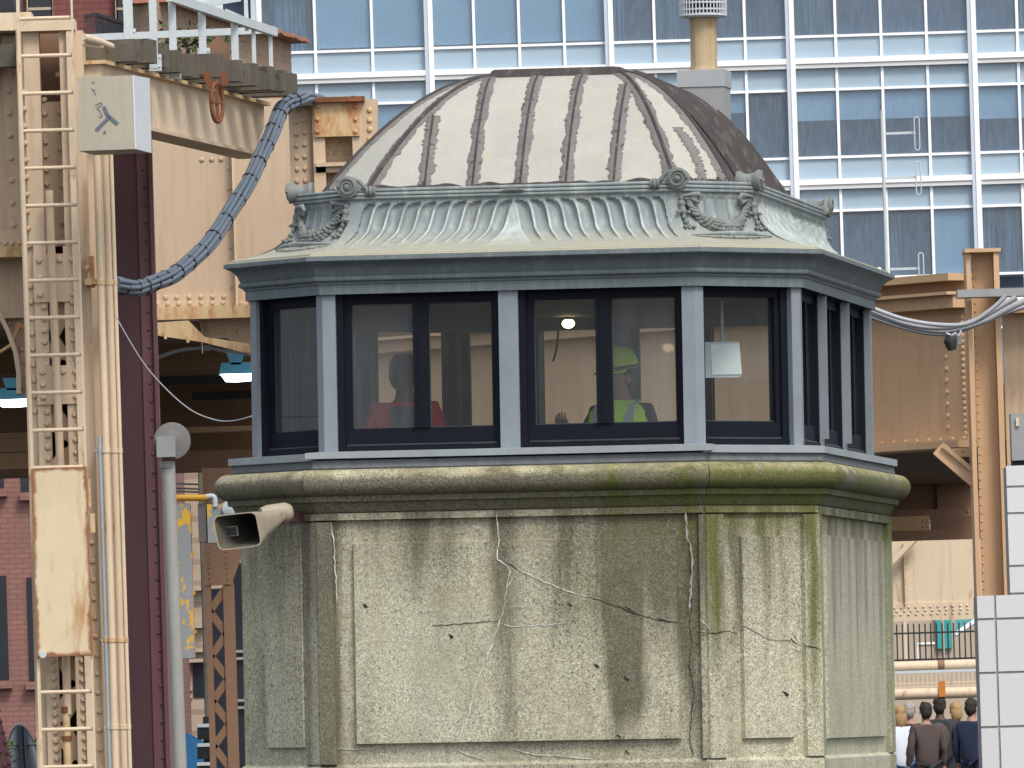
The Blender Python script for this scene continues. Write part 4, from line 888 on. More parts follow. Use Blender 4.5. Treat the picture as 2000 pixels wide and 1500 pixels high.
# brown gable-shaped plate standing behind the railing
mb = MB(); mb.ppoly([(372, 125), (424, 70), (446, 88), (446, 165), (372, 150)], 84.9, .3); simple('hatch_cover', 'brown slant topped metal hood behind the white railing', 'metal hood', mb, M['brown'])

# girder behind, rivets, flange
GD = 89.0
gg = thing('plate_girder', 'large beige plate girder behind the hanging cable bundle', 'girder', V((at(450, 600, GD).x, GD, at(450, 600, GD).z)))
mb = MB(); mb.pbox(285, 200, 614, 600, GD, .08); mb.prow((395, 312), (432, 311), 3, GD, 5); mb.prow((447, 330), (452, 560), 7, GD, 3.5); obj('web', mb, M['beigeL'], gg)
mb = MB(); mb.pbox(453, 190, 461, 598, GD-.12, .12); obj('stiffener', mb, M['beige3'], gg)
mb = MB(); mb.pbox(285, 576, 612, 602, GD-.02, .02); mb.prow((300, 581), (438, 579), 7, GD-.02, 5); mb.prow((306, 594), (436, 591), 7, GD-.02, 5); mb.prow((470, 592), (490, 591), 2, GD-.02, 5); obj('flange_angle', mb, M['beige'], gg)
mb = MB(); mb.pbox(280, 601, 700, 613, GD-.25, .45); obj('bottom_flange', mb, M['beigerust'], gg)
mb = MB(); mb.ppoly([(385, 612), (640, 606), (640, 700), (490, 690), (470, 672), (440, 660), (410, 662), (398, 668), (395, 650)], GD+.05, .05); mb.prow((398, 628), (480, 621), 5, GD+.05, 6); mb.prow((405, 645), (465, 649), 3, GD+.05, 5); mb.pbox(392, 615, 396, 690, GD-.05, .1); obj('gusset', mb, M['beigeL'], gg)
# stub column in front of it
sc_ = thing('steel_column', 'short beige riveted column head with a rust stained cap plate', 'steel column', V((at(650, 900, 86.8).x, 86.8, 0)))
SD = 86.8
mb = MB(); mb.pbox(563, 205, 627.345, 700, SD+.10, .5); mb.prow((577, 216), (582, 400), 9, SD+.10, 5); mb.prow((593, 212), (598, 400), 9, SD+.10, 5); obj('side_plate', mb, M['beigeL'], sc_)
mb = MB(); mb.pbox(609, 198, 647.562, 700, SD, .5); obj('flange', mb, M['beige'], sc_); mb = MB(); mb.pbox(686, 196, 720.624, 700, SD, .5); obj('flange', mb, M['beige'], sc_)
mb = MB(); mb.pbox(704, 194, 751.686, 700, SD+.04, .5); obj('side_plate', mb, M['beigeL'], sc_)
for y in (215, 235, 253, 272):
    for p_, n_2 in ((at(734, y, SD+.2), (1, -.2, 0)), (at(722, y, SD+.04), (0, -1, 0))): mb = MB(); mb.rivet(p_, n_2, .026); obj('bolt', mb, M['beigerust'], sc_)
mb = MB(); mb.pbox(613, 199, 703, 265, SD-.03, .03)
for x in (620, 694):
    for y in (208, 233, 257): mb.rivet(at(x, y, SD-.031), (0, -1, 0), .022)
obj('cap_plate', mb, M['beigerust'], sc_)['label'] = 'rust stained cover plate with six rivets'
mb = MB(); mb.pbox(631, 262, 700.578, 700, SD+.2, .03)
for x, y in ((637, 283), (664, 282), (638, 301), (655, 300), (673, 299), (640, 352), (660, 352)): mb.rivet(at(x, y, SD+.199), (0, -1, 0), .02)
obj('recessed_web', mb, M['beigeL'], sc_); mb = MB(); mb.pbox(617, 318, 700, 323, SD-.05, .2); mb.pbox(617, 323, 700, 335, SD+.0, .03); obj('ledge', mb, M['beige'], sc_)
mb = MB(); mb.pbox(560, 192, 712, 197, SD-.1, .7); mb.pbox(650, 189, 660, 194, SD, .05); mb.pbox(685, 187, 693, 193, SD, .05); obj('top_plate', mb, M['rust'], sc_)

# cable bundle
cbp = [(222, 556), (262, 562), (300, 553), (345, 532), (392, 492), (440, 430), (487, 352), (520, 285), (545, 225), (562, 203), (588, 194), (612, 196), (640, 206)]
def smooth(ps, n=8):
    out = []
    for i in range(len(ps)-1):
        p = [V(ps[max(0, min(len(ps)-1, i+k))]) for k in (-1, 0, 1, 2)]
        for k in range(n):
            f = k/n; out.append(.5*((2*p[1])+(p[2]-p[0])*f+(2*p[0]-5*p[1]+4*p[2]-p[3])*f*f+(3*p[1]-p[0]-3*p[2]+p[3])*f**3))
    return out+[V(ps[-1])]
cpt = smooth([at(x, y, 79.9+(x-222)/403*6.6 if x < 600 else 87.4+(x-612)*.02) for x, y in cbp])
cbn = thing('cable_bundle', 'thick bundle of grey blue cables tied together and hanging in a curve', 'cable bundle', cpt[0])
for k in range(8):
    a = k*2*math.pi/7; rr = .046 if k < 7 else 0; P = []
    for i, p in enumerate(cpt):
        d = (cpt[min(i+1, len(cpt)-1)]-cpt[max(i-1, 0)]).normalized(); sx = d.cross(V((0, 1, 0))).normalized(); sy = sx.cross(d); tw_ = a+i*.012
        P.append(p+(sx*math.cos(tw_)+sy*math.sin(tw_))*rr*(1+.12*math.sin(i*.5+k)))
    mb = MB(); mb.tube(P, .0215+.003*(k % 3 == 0), 8); obj('cable', mb, M['cable'], cbn, 60)
mb = MB()
for i in range(4, len(cpt)-20, 4):
    d = (cpt[i+1]-cpt[i-1]).normalized(); mb2 = MB(); mb2.lathe([(.069, -.005), (.072, 0), (.069, .005)], cpt[i], d, 14); obj('cable_tie', mb2, M['black'], cbn)
P = []
for i, p in enumerate(cpt[:-16]):
    d = (cpt[min(i+1, len(cpt)-1)]-cpt[max(i-1, 0)]).normalized(); sx = V((-d.z, 0, d.x)); P.append(p+sx*(.115 if i < 60 else .085))
mb = MB(); mb.tube(P, .012, 6); obj('messenger_rope', mb, M['beige3'], cbn, 60)
mb = MB(); mb.tube(smooth([at(x, y, 79.6+(x-222)/270*-20.5) for x, y in ((225, 615), (250, 660), (285, 715), (330, 765), (375, 802), (420, 820), (455, 822), (492, 813))]), .0045, 6); simple('guy_wire', 'thin pale wire sagging from the column to the bridge house', 'wire', mb, M['cable2'], None, 60)

# ---------------------------------------------------------------- dark deck above the street
dkm = M['deckbrown']
def dbar(label, name, x0, y0, x1, y1, D, dep, mat, cat='steel beam'):
    mb = MB(); a = at(x0, y0, D); b = at(x1, y1, D); mb.box((a.x, D, b.z), (b.x, D+dep, a.z)); return simple(name, label, cat, mb, M[mat])
s0 = at(-400, 640, 89); s1 = at(560, 600, 89)
mb = MB(); mb.box((s0.x, 89.6, s1.z-.03), (s1.x, 112, s1.z+.25)); simple('track_deck', 'dark underside of the elevated track deck behind the left girder', 'track deck', mb, dkm)
mb = MB(); mb.ppoly([(270, 632), (368, 626), (400, 658), (492, 672), (492, 692), (395, 668), (270, 650)], 88.4, .12)
for x in (320, 364, 455, 480): mb.pbox(x, 648+(x-320)*.16, x+6, 662+(x-320)*.16, 88.37, .05)
simple('track_stringer', 'sunlit cream stringer with rusty edge under the track deck', 'steel beam', mb, M['beigerust'])
dbar('dark brown deck beam just under the sunlit stringer', 'deck_beam', -200, 690, 600, 712, 94, .5, 'deckbrown'); dbar('grey brown deck beam level with the blue lamps', 'deck_beam', -200, 716, 600, 738, 97, .4, 'brown')
dbar('deep dusty brown girder in the dark below the lamps', 'deck_girder', -200, 748, 620, 824, 100, .5, 'deckbrown')
dbar('black pipe hanging across the dusty brown girder', 'deck_pipe', 375, 766, 620, 774, 99.6, .06, 'black', 'pipe'); dbar('thin black pipe running just under the blue lamp', 'deck_pipe', 200, 739, 620, 744, 96.6, .05, 'black', 'pipe')
dbar('thin pale flange catching light below the dark girder', 'deck_flange', -200, 832, 620, 836, 102, .4, 'beige2'); dbar('lowest dark brown girder under the track deck', 'deck_girder', -200, 840, 640, 898, 105, .6, 'deckbrown')
dbar('rust brown bottom edge of the lowest deck girder', 'deck_flange', -200, 899, 660, 911, 104.5, .8, 'brown'); dbar('added dark sheet behind the deck beams', 'deck_backing', -300, 600, 720, 900, 111, .3, 'deckbrown', 'backing')  # dark sheet added at the back so the depth under the deck stays dark
dbar('upper pale beam at the far left edge below the lit lamp', 'street_beam', -300, 866, 62, 883, 103, .3, 'beige2'); dbar('lower pale beam at the far left edge below the lit lamp', 'street_beam', -300, 893, 64, 914, 103, .3, 'beige2')
mb = MB(); mb.tube(smooth([at(x, y, 90.2) for x, y in ((308, 712), (303, 702), (325, 692), (355, 683), (385, 680), (405, 679), (440, 685), (492, 692))]), .018, 8); mb.lathe([(.02, -.03), (.03, -.025), (.03, .025), (.02, .03)], at(404, 679, 90.2), (1, 0, 0), 12); simple('flexible_conduit', 'pale bent conduit arching to the blue lamp', 'conduit', mb, M['grey'], None, 50)
def lamp(label, x, y, D):
    s = F/D; t = thing('deck_lamp', label, 'lamp', at(x, y+40, D), 'blue deck lamps')
    o = at(x, y, D)
    def P(dx, dy, d=0): return o+V((dx/s, d, -dy/s))
    mb = MB(); mb.prism2([P(-18, 0), P(18, 0), P(10, 24), P(-10, 24)], [P(-18, 0, .02), P(18, 0, .02), P(10, 24, .02), P(-10, 24, .02)]); obj('mounting_bracket', mb, M['blue'], t)
    mb = MB(); mb.prism2([P(-28, 20), P(30, 20), P(36, 42), P(-34, 42)], [P(-28, 20, .3), P(30, 20, .3), P(36, 42, .36), P(-34, 42, .36)]); obj('housing', mb, M['blue'], t)
    mb = MB(); mb.prism2([P(-31, 42, .01), P(34, 42, .01), P(33, 54, .03), P(22, 55, .03), P(0, 56, .03), P(-22, 55, .03), P(-24, 52, .03)], [P(-31, 42, .34), P(34, 42, .34), P(33, 54, .3), P(22, 55, .3), P(0, 56, .3), P(-22, 55, .3), P(-24, 52, .3)]); obj('lens', mb, M['lampwhite'], t)
lamp('lit blue deck lamp beside the bridge house windows', 460, 688, 90.6); lamp('lit blue deck lamp at the far left edge', 22, 738, 91.5)

# ---------------------------------------------------------------- street side, lower left
sp_ = thing('signal_post', 'pale grey pole topped by a round grey signal bell box', 'signal post', V((at(330, 1480, 82.6).x, 82.6, 0))); PD = 82.6
mb = MB(); mb.tube([at(329, 905, PD), at(lx(332, 1900), 1900, PD)], .055, 18); obj('pole', mb, paint('weathered grey pole', (.33, .335, .31), .5, .12, 3, streak=.3), sp_, 40)
mb = MB(); mb.lathe([(.05, -.03), (.064, -.025), (.064, .03), (.05, .035)], at(327, 908, PD), (0, 0, 1), 18); obj('pole_cap', mb, M['grey'], sp_, 40)
mb = MB(); mb.lathe([(.10, -.06), (.142, -.05), (.15, 0), (.142, .05), (.06, .07)], at(335, 862, PD), (.15, -1, .05), 28); mb.lathe([(.135, .045), (.153, .04), (.155, .055), (.135, .06)], at(335, 862, PD), (.15, -1, .05), 28); obj('bell_housing', mb, paint('dull grey bell housing', (.15, .15, .148), .5, .2, 6, streak=.3), sp_, 40)
mb = MB(); mb.pbox(305, 852, 343, 892, PD-.14, .16); obj('control_box', mb, M['grey'], sp_)
YD = 88.0
ar = thing('mast_arm', 'amber painted mast arm pipe with a pale elbow', 'mast arm', at(312, 972, YD))
mb = MB(); mb.tube([at(262, 973, YD), at(404, 972, YD)], .029, 12); obj('arm_pipe', mb, M['yellow'], ar, 40)
mb = MB(); mb.tube(smooth([at(x, y, YD) for x, y in ((400, 971), (412, 969), (419, 973), (420, 990))], 4), .024, 12); obj('elbow', mb, M['greyl'], ar, 40)
t1 = thing('traffic_signal', 'long grey traffic signal back with amber paint peeling, beside the pale pole', 'traffic signal', at(358, 1285, YD))
for k in range(4):
    y0 = 984+k*75.5; mb = MB(); x0 = 340+.031*(y0-984); mb.pbox(x0, y0, x0+31+.031*75, y0+74.5, YD, .22); obj('signal_section', mb, M['peel'], t1)
    mb = MB(); mb.pbox(x0+31, y0+20, x0+37, y0+26, YD+.05, .05); mb.pbox(x0+31, y0+52, x0+36, y0+58, YD+.05, .05); obj('hinge', mb, M['yellow'], t1)
t2 = thing('traffic_signal', 'short grey traffic signal with amber patches half hidden by the loudspeaker', 'traffic signal', at(430, 1058, YD))
mb = MB(); mb.pbox(386, 985, 404, 1058, YD+.02, .3); obj('side_door', mb, paint('dark grey signal side', (.12, .115, .11), .6, .2, 5, rust=.3), t2)
mb = MB(); mb.pbox(404, 985, 448, 1059, YD, .3); obj('signal_section', mb, M['peel'], t2)
mb = MB(); mb.lathe([(.07, -.12), (.075, 0), (.05, .02)], at(450, 994, YD-.02), (.3, -1, 0), 14); obj('visor', mb, M['greyl'], t2, 40)
# laced brown column
BD = 93.0
bc = thing('steel_column', 'brown laced steel column behind the loudspeaker', 'steel column', V((at(435, 1500, BD).x, BD, 0)))
mb = MB(); mb.ppoly([(394, 915), (520, 911), (520, 985), (472, 1085), (452, 1142), (400, 1144)], BD, .05)
for x in (403, 437): mb.prow((x, 925), (lx(x, 1140)-lx(x, 925)+x, 1140), 22, BD, 2.2)
obj('gusset', mb, M['brown'], bc)
mb = MB(); mb.pbox(400, 1140, 411+.031*760, 1900, BD+.01, .1); obj('chord', mb, M['brown'], bc); mb = MB(); mb.pbox(435, 1140, 455+.031*760, 1900, BD+.01, .25); obj('chord', mb, M['brown'], bc)
for k in range(18):
    y0 = 1150+k*44; a, b = (408, 440) if k % 2 else (440, 408); p, q = at(a+.031*(y0-1150), y0, BD+.03), at(b+.031*(y0-1106), y0+44, BD+.03); d = (q-p).normalized(); nr = V((-d.z, 0, d.x))*.035
    mb = MB(); mb.prism2([p+nr, p-nr, q-nr, q+nr], [v+V((0, .02, 0)) for v in (p+nr, p-nr, q-nr, q+nr)]); obj('lacing_bar', mb, M['brown'], bc)
# masonry building behind
PDm = 150
sb = thing('masonry_building', 'pale masonry building with dark openings behind the signal post', 'building', V((at(410, 1480, PDm).x, PDm, 0)))
a = at(300, 860, PDm); b = at(520, 1480, PDm); mb = MB(); mb.box((a.x, PDm, 0), (b.x, PDm+12, a.z)); obj('wall', mb, M['stonebl'], sb)
for (x0, y0, x1, y1) in ((376, 1290, 402, 1362), (410, 1150, 455, 1500), (455, 1100, 520, 1560)):
    mb = MB(); mb.pbox(x0, y0, x1, y1, PDm-.02, .1); wn = obj('window', mb, M['darkglass'], sb)
    if x0 == 455:
        mb = MB()
        for y in (1270, 1284, 1366, 1380): mb.pbox(455, y, 520, y+3, PDm-.1, .07)
        obj('mullion', mb, M['grey'], wn)
mb = MB()
for y in (1148, 1221, 1268, 1288): mb.pbox(340, y, 402, y+5, PDm-.18, .2)
for y in (1343, 1358): mb.pbox(340, y, 375, y+6, PDm-.2, .2)
obj('string_course', mb, M['stone'], sb)
for i, ys in enumerate((944, 953, 959)): 
    mb = MB(); mb.tube(smooth([at(x, ys+d, 120) for x, d in ((300, -2), (360, 1), (400, 2), (440, 0), (500, -3))], 4), .012, 5); simple('overhead_wire', 'thin dark overhead wire before the pale masonry, %s of three' % ('top', 'middle', 'lowest')[i], 'wire', mb, M['black'], 'overhead wires')
mb = MB(); mb.ppoly([(352, 1425), (408, 1452), (420, 1600), (352, 1600)], 128, .1); simple('hoarding', 'bright blue slanted hoarding sheet low behind the laced column', 'hoarding', mb, M['bluebanner'])
tl_ = thing('traffic_light', 'dark traffic light with white topped visors behind the laced column', 'traffic light', at(398, 1520, 100))
mb = MB(); mb.pbox(396, 1400, 418, 1540, 100, .15); obj('housing', mb, M['black'], tl_)
for y in (1414, 1452, 1489):
    mb = MB(); mb.pbox(385, y+6, 410, y+30, 99.8, .2); v_ = obj('visor', mb, M['black'], tl_); mb = MB(); mb.pbox(385, y, 410, y+6, 99.78, .22); obj('visor_top', mb, M['white'], v_)
# brick buildings on the left
b1 = thing('brick_building', 'pinkish painted brick building low behind the left ladder', 'building', V((at(40, 1480, 140).x, 140, 0)))
a = at(-400, 915, 140); b = at(330, 1480, 140); mb = MB(); mb.box((a.x, 140.3, 0), (b.x, 150, a.z+.5)); obj('wall', mb, M['brickpink'], b1)
for (x0, x1, y0, y1) in ((-20, 18, 1125, 1330), (52, 76, 1128, 1332), (40, 62, 890, 962), (-20, 8, 890, 955)):
    mb = MB(); mb.pbox(x0, y0, x1, y1, 140.27, .05); w_ = obj('window', mb, M['darkglass'], b1)
    mb = MB(); mb.pbox(x0-2, y1, x1+6, y1+14, 140.15, .18); obj('sill', mb, M['brickpink'], w_)
b2 = thing('brick_building', 'dark red brick building with balcony behind the white railing', 'building', V((at(200, 100, 150).x, 150, 0)))
mb = MB(); a = at(40, -80, 150); b = at(312, 900, 150); mb.box((a.x, 150, 0), (b.x, 160, a.z)); obj('wall', mb, M['brickred'], b2)
for (x0, x1, y0, y1) in ((262, 278, -60, 105), (228, 244, -60, 60), (55, 100, -60, 30)):
    mb = MB(); mb.pbox(x0, y0, x1, y1, 149.9, .2); w_ = obj('window', mb, M['darkglass'], b2); mb = MB(); mb.pbox(x0-5, y0, x0, y1, 149.85, .2); mb.pbox(x1, y0, x1+3, y1, 149.85, .2); mb.pbox(x0, 15, x1, 19, 149.88, .05); obj('frame', mb, M['stone'], w_)
mb = MB(); mb.bar(at(165, 32, 148.6), at(188, 28, 148.6), .04, .05); mb.bar(at(188, 28, 148.6), at(250, 48, 149.9), .04, .05); mb.bar(at(188, 40, 148.6), at(250, 58, 149.9), .03, .03)
for k in range(18): 
    t = k/17; p = at(188, 28, 148.6).lerp(at(250, 48, 149.9), t); mb.bar(p, p-V((0, 0, .09)), .02, .02, (0, 1, 0)); 
for k in range(9): p = at(165, 32, 148.6).lerp(at(188, 28, 148.6), k/8); mb.bar(p, p-V((0, 0, .42)), .012, .012, (0, 1, 0))
for k in range(6): p = at(188, 28, 148.6).lerp(at(250, 48, 149.9), k/5); mb.bar(p, p-V((0, 0, .42)), .025, .025, (0, 1, 0))
q = [at(190, 42, 148.62), at(250, 60, 149.85), at(250, 110, 149.85), at(190, 85, 148.62)]; mb.prism2(q, [v+V((.02, .06, 0)) for v in q]); mb.bar(at(165, 78, 148.9), at(250, 84, 149.6), 1.2, .05)
obj('balcony', mb, M['black'], b2)
# far left dark window strip above the girder
mb = MB(); mb.pbox(-200, -60, 26, 60, 152, 3); simple('glazed_bay', 'dark glazed bay at the top left corner', 'glazed bay', mb, M['darkglass'])
# tan brick wall with terracotta coping
tw0, tw1 = at(305, 8, 118), at(568, 84, 126); mb = MB()
zlo = at(450, 560, 120).z; lo0, lo1 = V((tw0.x, tw0.y, zlo)), V((tw1.x, tw1.y, zlo)); bk_ = V((-.3, .6, 0))
mb.prism2([lo0, lo1, lo1+bk_, lo0+bk_], [V((tw0.x, tw0.y, tw1.z)), tw1, tw1+bk_, V((tw0.x, tw0.y, tw1.z))+bk_]); bw = simple('brick_wall', 'tan brick parapet wall with orange coping behind the railing', 'brick wall', mb, M['bricktan'])
mb = MB(); n = 26; A0 = V((tw0.x, tw0.y, tw1.z))
for k in range(n):
    p = A0.lerp(tw1, k/n); q = A0.lerp(tw1, (k+.92)/n); mb.bar(p+bk_*.3+V((0, 0, .02+.012*(k % 3))), q+bk_*.3+V((0, 0, .02)), .66, .045)
obj('coping', mb, M['terra'], bw)
# shrub and scooter low at the left edge
def foliage(name, label, cx_, cy_, D, w_, h_, mat, n=160, seed=1):
    t = thing(name, label, 'shrub', V((at(cx_, cy_, D).x, D, 0))); rr = random.Random(seed); c = at(cx_, cy_, D)
    mb = MB()
    for k in range(n):
        p = c+V((rr.gauss(0, w_/2.2), rr.gauss(0, w_/2.5), rr.gauss(0, h_/2.4))); u = V((rr.gauss(0, 1), rr.gauss(0, 1), rr.gauss(0, 1))).normalized(); v = u.cross(V((.3, .2, 1))).normalized(); l = rr.uniform(.03, .07)
        mb.add([p, p+u*l+v*l*.45, p+u*l*2, p+u*l-v*l*.45], [[0, 1, 2, 3]])
    obj('leaves', mb, M[mat], t, recalc=False); mb = MB(); mb.tube([V((c.x, c.y, 0)), c], [.03, .012], 6); obj('stem', mb, M['wood'], t)
foliage('shrub', 'bright green leafy shrub in the lower left corner', -4, 1462, 95, .12, .16, 'leafb', 170, 3)
foliage('shrub', 'dark green bush growing behind the white railing', 365, 82, 116, .5, .22, 'leaf', 260, 5)
mr = thing('steel_brace', 'riveted maroon diagonal brace in the lower left corner', 'brace', V((at(5, 1500, 92).x, 92, 0)))
mb = MB(); mb.ppoly([(-60, 1340), (-6, 1380), (14, 1450), (26, 1520), (-60, 1520)], 92, .1); mb.prow((-2, 1388), (18, 1490), 6, 91.99, 4); mb.prow((-8, 1440), (10, 1495), 3, 91.99, 4); obj('plate', mb, M['maroon2'], mr)
vh = thing('parked_scooter', 'dark scooter with a rounded windscreen parked by the pink brick wall', 'scooter', V((at(48, 1500, 112).x, 112, 0)))
q = at(48, 1455, 112); s_ = F/112
mb = MB()
mb.grid(lambda a, b: q+V((((a-.5)*62-4*b)/s_, -.25*math.sin(math.pi*a)+.25*b, (-55+95*b*(1-.55*(abs(a-.42)*2)**2.2))/s_)), 14, 10); obj('windscreen', mb, M['darkglass'], vh, 60)
mb = MB(); mb.tube([q+V((((a-.5)*62-4)/s_, -.25*math.sin(math.pi*a)+.25, (-55+95*(1-.55*(abs(a-.42)*2)**2.2))/s_)) for a in [k/14 for k in range(15)]], .012, 6); obj('screen_edge', mb, M['grey'], vh, 60)
mb = MB(); mb.ball(q+V((.02, .35, -.55)), .42, (.75, 1.6, .9), 16); obj('body', mb, M['black'], vh, 60)
for dy in (-.55, .85):
    mb = MB(); mb.lathe([(.13, -.06), (.25, -.06), (.27, 0), (.25, .06), (.13, .06)], V((q.x, 112+dy, .27)), (1, 0, 0), 20); obj('wheel', mb, M['black'], vh, 50)
mb = MB(); mb.tube([q+V((-.3, -.1, .02)), q+V((0, .0, .0)), q+V((.3, -.1, .02))], .018, 8); obj('handlebar', mb, M['grey'], vh, 50)
mb = MB(); mb.ppoly([(58, 1452), (76, 1438), (110, 1500), (110, 1560), (66, 1560)], 118, 1.5); simple('parked_car', 'dark blue car corner glimpsed behind the ladder foot', 'car', mb, M['darkglass'])

# ================================================================= RIGHT SIDE
RA, RB2 = at(1899, 700, 76.0), at(1899, 700, 76.0)
gx = V((-math.cos(R(52)), math.sin(R(52)), 0))      # the girder runs back to the left from its end by the column
gn = V((-gx.y, gx.x, 0)); gn = gn if gn.y < 0 else -gn
rgi = thing('plate_girder', 'tan plate girder reaching back from the right column', 'girder', V((RA.x, RA.y, at(1899, 870, 76).z)))
def gq(a, z, o): p = V((RA.x, RA.y, 0))+gx*a+gn*o; return V((p.x, p.y, z))
def gbox(mb, a0, a1, z0, z1, o0, o1): return mb.prism2([gq(a0, z0, o0), gq(a1, z0, o0), gq(a1, z0, o1), gq(a0, z0, o1)], [gq(a0, z1, o0), gq(a1, z1, o0), gq(a1, z1, o1), gq(a0, z1, o1)])
zy = lambda y: at(1897, y, 76).z
LG = 9.0
mb = MB(); gbox(mb, 0.02, LG, zy(866), zy(540), -.05, 0); obj('web', mb, M['beige2'], rgi)
mb = MB(); gbox(mb, .02, LG, zy(873), zy(859), -.3, .16); gbox(mb, .06, LG, zy(859), zy(846), 0, .02)
for k in range(10): mb.rivet(gq(.1+k*.14, zy(855), .021), gn, .02)
obj('bottom_flange', mb, M['beige2'], rgi)
mb = MB(); gbox(mb, .02, LG, zy(547), zy(533), -.3, .2); obj('top_flange', mb, M['beige2'], rgi)
mb = MB(); gbox(mb, .02, LG, zy(600), zy(574), 0.004, .16); gbox(mb, .0, LG, zy(575), zy(569), 0, .24); obj('side_channel', mb, M['beige2'], rgi)
mb = MB()
for k in range(20): mb.rivet(gq(.10, zy(618+k*12), .004), gn, .024)
for k in range(10): mb.rivet(gq(.30, zy(625+k*23), .004), gn, .022)
gbox(mb, .02, .36, zy(846), zy(612), .0, .008); obj('splice_plate', mb, M['beige2'], rgi)
CD = 74.8
rc = thing('steel_column', 'tan steel column on the right with flanged sides', 'steel column', V((at(1935, 1300, CD).x, CD, 0)))
mb = MB(); mb.pbox(lx(1894, 490), 490, lx(1905, 1900), 1900, CD, .45); obj('flange', mb, M['beige2'], rc)
mb = MB(); mb.pbox(lx(1905, 490), 490, lx(1948, 1900), 1900, CD+.12, .04); mb.prow((lx(1909, 510), 510), (lx(1909, 1150), 1150), 40, CD+.12, 2.2); obj('web', mb, M['beige2'], rc)
mb = MB(); mb.pbox(lx(1948, 490), 490, lx(1961, 1900), 1900, CD-.03, .45); obj('flange', mb, M['beige2'], rc)
mb = MB(); mb.pbox(lx(1892, 486), 486, lx(1963, 490), 491, CD-.05, .5); obj('cap_plate', mb, M['beige2'], rc)
mb = MB(); mb.pbox(lx(1962, 596), 596, 2200, 905, CD+.3, .06); mb.prow((1975, 600), (1984, 900), 1, CD+.3, 2); simple('web_plate', 'pale beige steel plate right of the tan column', 'steel plate', mb, M['beige'])
mb = MB(); mb.pbox(1870, 566, 2200, 571, CD-.3, .25); mb.pbox(1872, 571, 1945, 577, CD-.25, .2); simple('cross_strut', 'thin grey strut across the tan column', 'strut', mb, M['grey'])
mb = MB(); mb.pbox(lx(1964, 600), 588, 2200, 604, CD+.1, .2); simple('top_angle', 'tan angle above the pale plate at the right edge', 'steel angle', mb, M['beige2'])
db = thing('diagonal_brace', 'tan diagonal brace under the girder at the right column', 'brace', at(1905, 950, CD))
mb = MB(); p, q = at(1832, 880, CD+.35), at(1914, 950, CD+.25); d = (q-p).normalized(); mb.bar(p, q, .09, .13, V((0, -1, 0))); obj('brace_bar', mb, M['beige2'], db)
mb = MB(); mb.bar(p+V((.03, -.1, .045)), q+V((.03, -.1, .045)), .02, .03); mb.ppoly([(1832, 878), (1892, 874), (1898, 892), (1850, 892)], CD+.3, .03); mb.prow((1838, 882), (1880, 880), 4, CD+.3, 3); obj('gusset', mb, M['beige2'], db)
cbl = (((1690, 596), (1760, 622), (1830, 634), (1890, 632), (1935, 605), (1965, 578)), ((1690, 602), (1770, 632), (1840, 640), (1900, 628), (1955, 598), (1985, 580)), ((1690, 607), (1780, 638), (1850, 646), (1920, 628), (1975, 600), (2040, 570)), ((1690, 614), (1770, 641), (1835, 652), (1885, 642), (1960, 612), (2050, 585)))
for i, ps in enumerate(cbl):
    mb = MB(); mb.tube(smooth([at(x, y, 70+i*.12) for x, y in ps], 5), (.016, .02, .022, .018)[i], 8); simple('sagging_cable', ('uppermost', 'second from top', 'thickest pale', 'lowest')[i]+' grey cable sagging before the right girder', 'cable', mb, M['cable2'], 'cables sagging at the right', 60)
cn = thing('cable_connector', 'black cable connector dangling from the sagging cables', 'connector', at(1860, 686, 70))
mb = MB(); mb.tube([at(1858, 655, 70), at(1856, 666, 70), at(1860, 684, 70)], [.036, .05, .03], 10); obj('plug', mb, M['black'], cn, 40)
mb = MB(); mb.tube([at(1870, 655, 70.1), at(1869, 672, 70.1)], .035, 10); obj('plug_sleeve', mb, M['grey'], cn, 40)
mb = MB(); mb.tube([at(1848, 650, 70), at(1858, 656, 70), at(1866, 650, 70), at(1872, 656, 70), at(1878, 645, 70)], .008, 6); obj('clip', mb, M['greyl'], cn, 40)
eb = thing('electrical_box', 'grey electrical box at the right edge above the pale tiles', 'electrical box', at(1990, 900, 72))
mb = MB(); mb.pbox(1974, 808, 2090, 896, 72, .25); obj('casing', mb, M['grey'], eb); mb = MB(); mb.pbox(1984, 816, 1991, 832, 71.98, .02); obj('latch', mb, M['beige3'], eb); mb = MB(); mb.pbox(1976, 896, 2090, 912, 72.05, .15); obj('base_frame', mb, M['black'], eb)
# tiled pier: two blocks
def tiles(label, x0, y0, x1, y1, D, vs, hs, dep):
    t = thing('tiled_pier', label, 'tiled pier', V((at(x0, y1, D).x, D, 0))); a, b = at(x0, y0, D), at(x1, y1, D)
    mb = MB(); mb.box((a.x+.004, D+.012, 0), (b.x, D+dep, a.z-.004)); obj('core', mb, M['grout'], t)
    xs = [x0]+vs+[x1]; ys = [y0]+hs+[y1]; g_ = .0075
    for i in range(len(xs)-1):
        for j in range(len(ys)-1):
            p, q = at(xs[i], ys[j], D), at(xs[i+1], ys[j+1], D); ym = (ys[j]+ys[j+1])/2
            ax = at(lx(xs[i], ym)-.031*(y0-750) if False else xs[i]+.0*(ym-y0), ys[j], D).x
            X0, X1 = at(xs[i], y0, D).x, at(xs[i+1], y0, D).x; Z1, Z0 = at(x0, ys[j], D).z, at(x0, ys[j+1], D).z
            mb = MB(); mb.box((X0+(g_ if i else 0), D, max(0, Z0)+g_), (X1-g_, D+.02, Z1-(g_ if j else 0))); obj('tile', mb, M['tile'], t)
tiles('pale tiled pier at the lower right corner', 1908, 1164, 2120, 1640, 66, [1943], [1210, 1315, 1421, 1527], .6)
tiles('narrow pale tiled pier behind the lower right pier', 1965, 910, 2160, 1640, 69, [2020], [951, 1003, 1106, 1160, 1270], .5)
